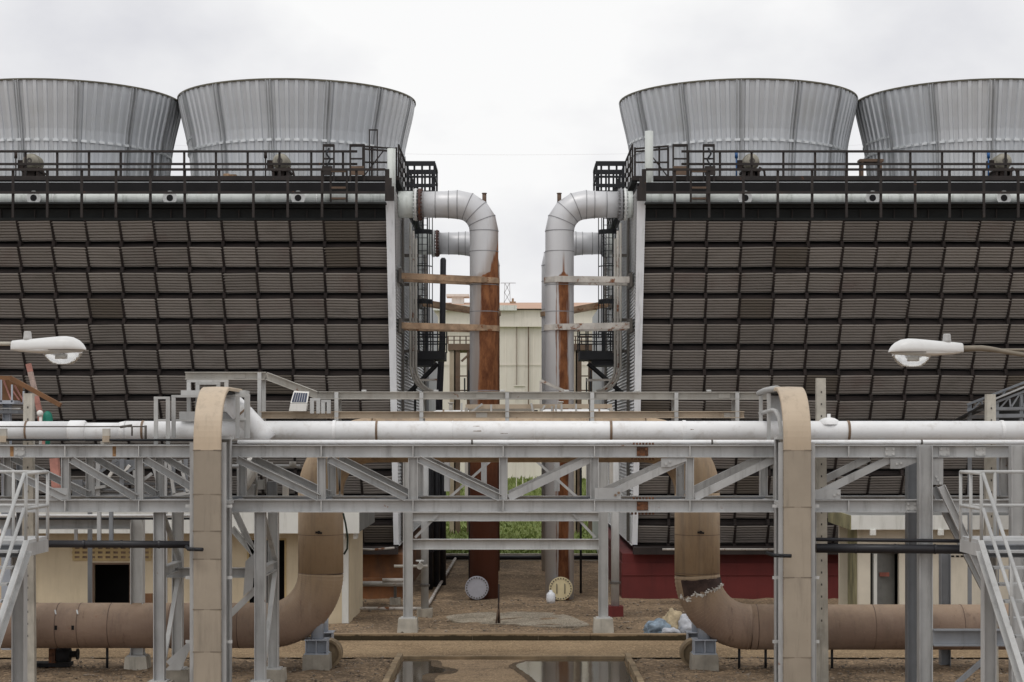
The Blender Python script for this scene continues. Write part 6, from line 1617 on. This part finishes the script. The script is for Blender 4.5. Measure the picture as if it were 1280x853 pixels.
# ------------------------------------------------------------------ labels: what singles each thing out
LABELS = {
 'cooling_tower': 'dark louvred cooling tower standing on a rust stained basin wall, beside the rusted riser',
 'cooling_tower.001': 'dark louvred cooling tower standing on a dark red basin wall, beside the grey riser',
 'deck_railing': 'brown black railing along the front of the fan deck above the rusty basin tower',
 'deck_railing.001': 'dark railing running away from view on the deck end above the rusted riser',
 'deck_railing.002': 'brown black railing along the front of the fan deck above the red basin tower',
 'deck_railing.003': 'dark railing running away from view on the deck end above the grey riser',
 'walkway_railing': 'dark railing of the narrow walkway above the louvres of the rusty basin tower',
 'walkway_railing.001': 'dark railing of the narrow walkway above the louvres of the red basin tower',
 'crossover_ladder': 'dark gate posts and steps up to the fan deck on the rusty basin tower',
 'crossover_ladder.001': 'dark gate posts and steps up to the fan deck on the red basin tower',
 'deck_landing': 'black railed landing jutting from the tower top above the rusted riser',
 'deck_landing.001': 'black railed landing jutting from the tower top above the grey streaked riser',
 'corner_railing': 'sloping dark corner railing with tall thin hoop beside the shorter pale vent pipe',
 'corner_railing.001': 'sloping dark corner railing without hoop beside the taller pale vent pipe',
 'vent_pipe': 'shorter pale upright vent pipe at the deck corner of the rusty basin tower',
 'vent_pipe.001': 'taller pale upright vent pipe at the deck corner of the red basin tower',
 'caged_ladder': 'black caged ladder on the tower end wall behind the rusted riser brace beams',
 'caged_ladder.001': 'black caged ladder on the tower end wall behind the pale brace beams',
 'ladder_platform': 'black braced platform with railing beside the tall black vent pipe',
 'ladder_platform.001': 'black braced platform with railing beside the grey riser with one rust streak',
 'cable_conduit': 'pale bundle of conduits down the end wall of the rusty basin tower',
 'cable_conduit.001': 'pale bundle of conduits down the end wall of the red basin tower',
 'distribution_pipe': 'pale green grey water pipe lying above the louvres of the rusty basin tower',
 'distribution_pipe.001': 'pale green grey water pipe lying above the louvres of the red basin tower',
 'fan_stack': 'grey flared fan stack, whole in view, above the rusty basin tower next to the gap',
 'fan_stack.001': 'grey flared fan stack cut by the picture edge above the rusty basin tower',
 'fan_stack.002': 'grey flared fan stack, whole in view, above the red basin tower next to the gap',
 'fan_stack.003': 'grey flared fan stack cut by the picture edge above the red basin tower',
 'fan_motor': 'fan motor before the edge-cut stack on the rusty basin tower',
 'fan_motor.001': 'fan motor before the whole stack on the rusty basin tower deck',
 'fan_motor.002': 'fan motor with blue topped post before the whole stack on the red basin tower',
 'fan_motor.003': 'fan motor before the edge-cut stack on the red basin tower, past the small table',
 'deck_stand': 'small reddish brown table on the deck of the red basin tower between two stacks',
 'valve_box': 'small rusty box on the deck of the rusty basin tower between two stacks',
 'riser_pipe': 'big riser pipe rusted all down one side with a grey blind flange at its foot',
 'pipe_brace': 'upper rusty brace beam from an end wall to the rusted front riser',
 'pipe_brace.001': 'lower rusty brace beam from an end wall to the rusted front riser',
 'pipe_brace.002': 'upper pale brace beam from an end wall to the grey front riser',
 'pipe_brace.003': 'lower pale brace beam from an end wall to the grey front riser',
 'vent_stack': 'tall thin black vent pipe with rounded top standing near the rusted riser',
 'drain_pipe': 'black drain pipe nearest the end wall of the three below the black platform',
 'drain_pipe.001': 'middle black drain pipe of the three below the black platform',
 'drain_pipe.002': 'black drain pipe nearest the rusted riser of the three below the black platform',
 'thin_post': 'thin black upright pipe next to the foot of the rusted riser',
 'thin_post.001': 'thin black upright pipe next to the foot of the grey riser',
 'roof_ventilator': 'small white louvred ventilator on the hall roof behind the tall black vent pipe',
 'roof_cowl': 'tiny rusty cowl on the hall roof beside the rusted riser',
 'steel_platform': 'brown steel platform with rails seen far behind the rusted riser and black vent pipe',
 'steel_platform.001': 'brown steel platform with rails seen far behind the grey riser',
 'pipe_post': 'grey pipe post on a small grey footing behind a portal column',
 'pipe_post.001': 'pale pipe post on a red footing behind a portal column',
 'fill_valve': 'small valve with handwheel at the portal column near the rusty basin',
 'rubbish_sack': 'slumped blue grey plastic sack at the low end of the pile on the kerb',
 'stay_bar': 'thin level stay bar below the black platform near the rusted riser',
 'stay_bar.001': 'thin level stay bar below the black platform near the grey riser',
 'rack_column': 'slim grey post beside the beige cover that stands between two trestles, doorway side',
 'rack_column.001': 'grey column hugging the beige cover that stands between two trestles, gap side',
 'rack_column.002': 'grey column hugging the beige cover by the concrete pole, gap side',
 'rack_column.003': 'broad pale grey column in front of a darker one before the mouldy building',
 'rack_column.004': 'darker grey column just behind the broad pale one before the mouldy building',
 'rack_column.005': 'grey column behind the railing of the stairs near the mouldy building',
 'rack_column.006': 'lone grey post on a concrete footing next to the dark doorway of the cream wall',
 'rack_column.007': 'grey column behind the stairs near the cream wall with dark doorway',
 'rack_column.008': 'short grey column behind the brown pipe beside the low grey beam',
 'rack_column.009': 'pale grey column standing behind the beige cover by the tall concrete pole',
 'low_beam': 'low grey beam from the broad column to the stairs, before the brown pipe',
 'leaning_brace': 'two grey braces slanting down from the broad column to the stairs',
 'support_trestle': 'grey two legged trestle nearest the dark doorway of the cream wall',
 'support_trestle.001': 'grey two legged trestle nearest the bend of the brown pipe',
 'cross_bracing': 'grey cross bracing with gusset plates between the two trestles behind a beige cover',
 'side_beam': 'grey beam on top of the lone post before the cream wall with dark doorway',
 'thin_pipe': 'thin white pipe along the beam above the vent blocks of the cream wall',
 'thin_pipe.001': 'thin dark pipe just under the thin white pipe above the vent blocks',
 'black_pipe': 'black pipe crossing in front of the vent blocks of the cream wall',
 'black_pipe.001': 'thick black pipe crossing in front of the building with the grey door',
 'black_pipe.002': 'thin dark pipe above the thick black one before the grey door building',
 'black_clamp': 'small black clamp at the end of the black pipe on a beige cover',
 'black_clamp.001': 'small black clamp on the beige cover beside the tall concrete pole',
 'tray_cover': 'flat beige cable cover arching over the rack beside the white branch pipe',
 'tray_cover.001': 'flat beige cable cover arching over the rack beside the tall concrete pole',
 'concrete_pole': 'tallest weathered concrete pole, beside a beige cover',
 'concrete_pole.001': 'weathered concrete pole rising behind the white pipe beside the grey canopy roof',
 'concrete_pole.002': 'weathered concrete pole rising behind the white pipe beside the rusty sloping beam',
 'white_branch': 'white branch pipe slanting out of the white pipe beside a beige cover',
 'thin_conduit': 'thin dark conduit strung along the white pipe with a drop end near the reducer',
 'thin_conduit.001': 'thin black conduit lying below the white pipe near its coupling',
 'pipe_clip': 'small grey bracket clasping the white pipe at the picture edge below the concrete pole',
 'cable_tray': 'double cable tray on posts behind the white pipe with a ramp at one end',
 'light_railing': 'pale angle iron frames rising round a beige cover above the white pipe',
 'light_railing.001': 'narrow lone pale frame standing on the white pipe near the reducer',
 'light_railing.002': 'small pale frames on top of the rack near the solar box and tray ramp',
 'curved_railing': 'pale curved railing wrapped round the beige cover by the tall concrete pole',
 'platform_bracket': 'pale grey grating strips behind a beige cover level with its arch',
 'bracket': 'pale bracket ledge at the upper chord beside the cover with the white branch',
 'bracket.001': 'pale bracket ledge at the lower chord beside the cover with the white branch',
 'bracket.002': 'pale bracket ledge at the upper chord beside the cover by the concrete pole',
 'bracket.003': 'pale bracket ledge at the lower chord beside the cover by the concrete pole',
 'pipe_stand': 'blue grey stand on a concrete block under the untorn bend of the brown pipe',
 'pipe_stand.001': 'blue grey stand on a concrete block under the torn bend of the brown pipe',
 'pipe_stand.002': 'blue grey stand half hidden behind another one under the untorn pipe bend',
 'pipe_stand.003': 'blue grey stand half hidden behind another one under the torn pipe bend',
 'concrete_ring': 'tan concrete ring half buried beside the stand under the untorn bend',
 'concrete_ring.001': 'tan concrete ring half buried beside the stand under the torn bend',
 'pump_set': 'dark rusty pump with flanged outlet squatting under the brown pipe',
 'plaster_building': 'low cream plaster building with dark doorway and vent blocks behind the brown pipe',
 'board': 'brown board leaning at the cream wall beside the dark doorway',
 'plaster_building.001': 'low off white building with mouldy side wall and dented grey door',
 'steel_stairs': 'grey steel stairs with pipe handrails near the cream wall with dark doorway',
 'steel_stairs.001': 'grey steel stairs with pipe handrails near the building with the grey door',
 'street_lamp': 'white cobra head street lamp on a straight arm above the striped boom',
 'street_lamp.001': 'white cobra head street lamp on a drooping brown arm above the concrete poles',
 'conveyor_frame': 'rusty orange brown sloping beam and panels near the faded striped boom',
 'grey_walkway': 'grey walkway frame with upright posts in front of the rusty sloping beam',
 'striped_boom': 'faded red and white boom leaning behind the rusty sloping beam',
 'canopy_roof': 'grey canopy roof on light trusses rising behind a concrete pole',
 'access_frame': 'cluttered grey access frame seen through the truss above the vent blocks',
 'red_post': 'faded red upright pipe seen through a truss bay below the green dome',
 'wrapped_valves': 'pale wrapped valves and grey boxes behind the truss next to the brown pipe',
 'hanging_cable': 'dark green cable hanging beside the untorn vertical leg of the brown pipe',
 'louvre_pipe': 'thin pale pipe strung along the lowest louvres of the rusty basin tower',
 'louvre_pipe.001': 'thin pale pipe strung along the lowest louvres of the red basin tower',
}
for k_, v_ in LABELS.items(): bpy.data.objects[k_]['label'] = v_
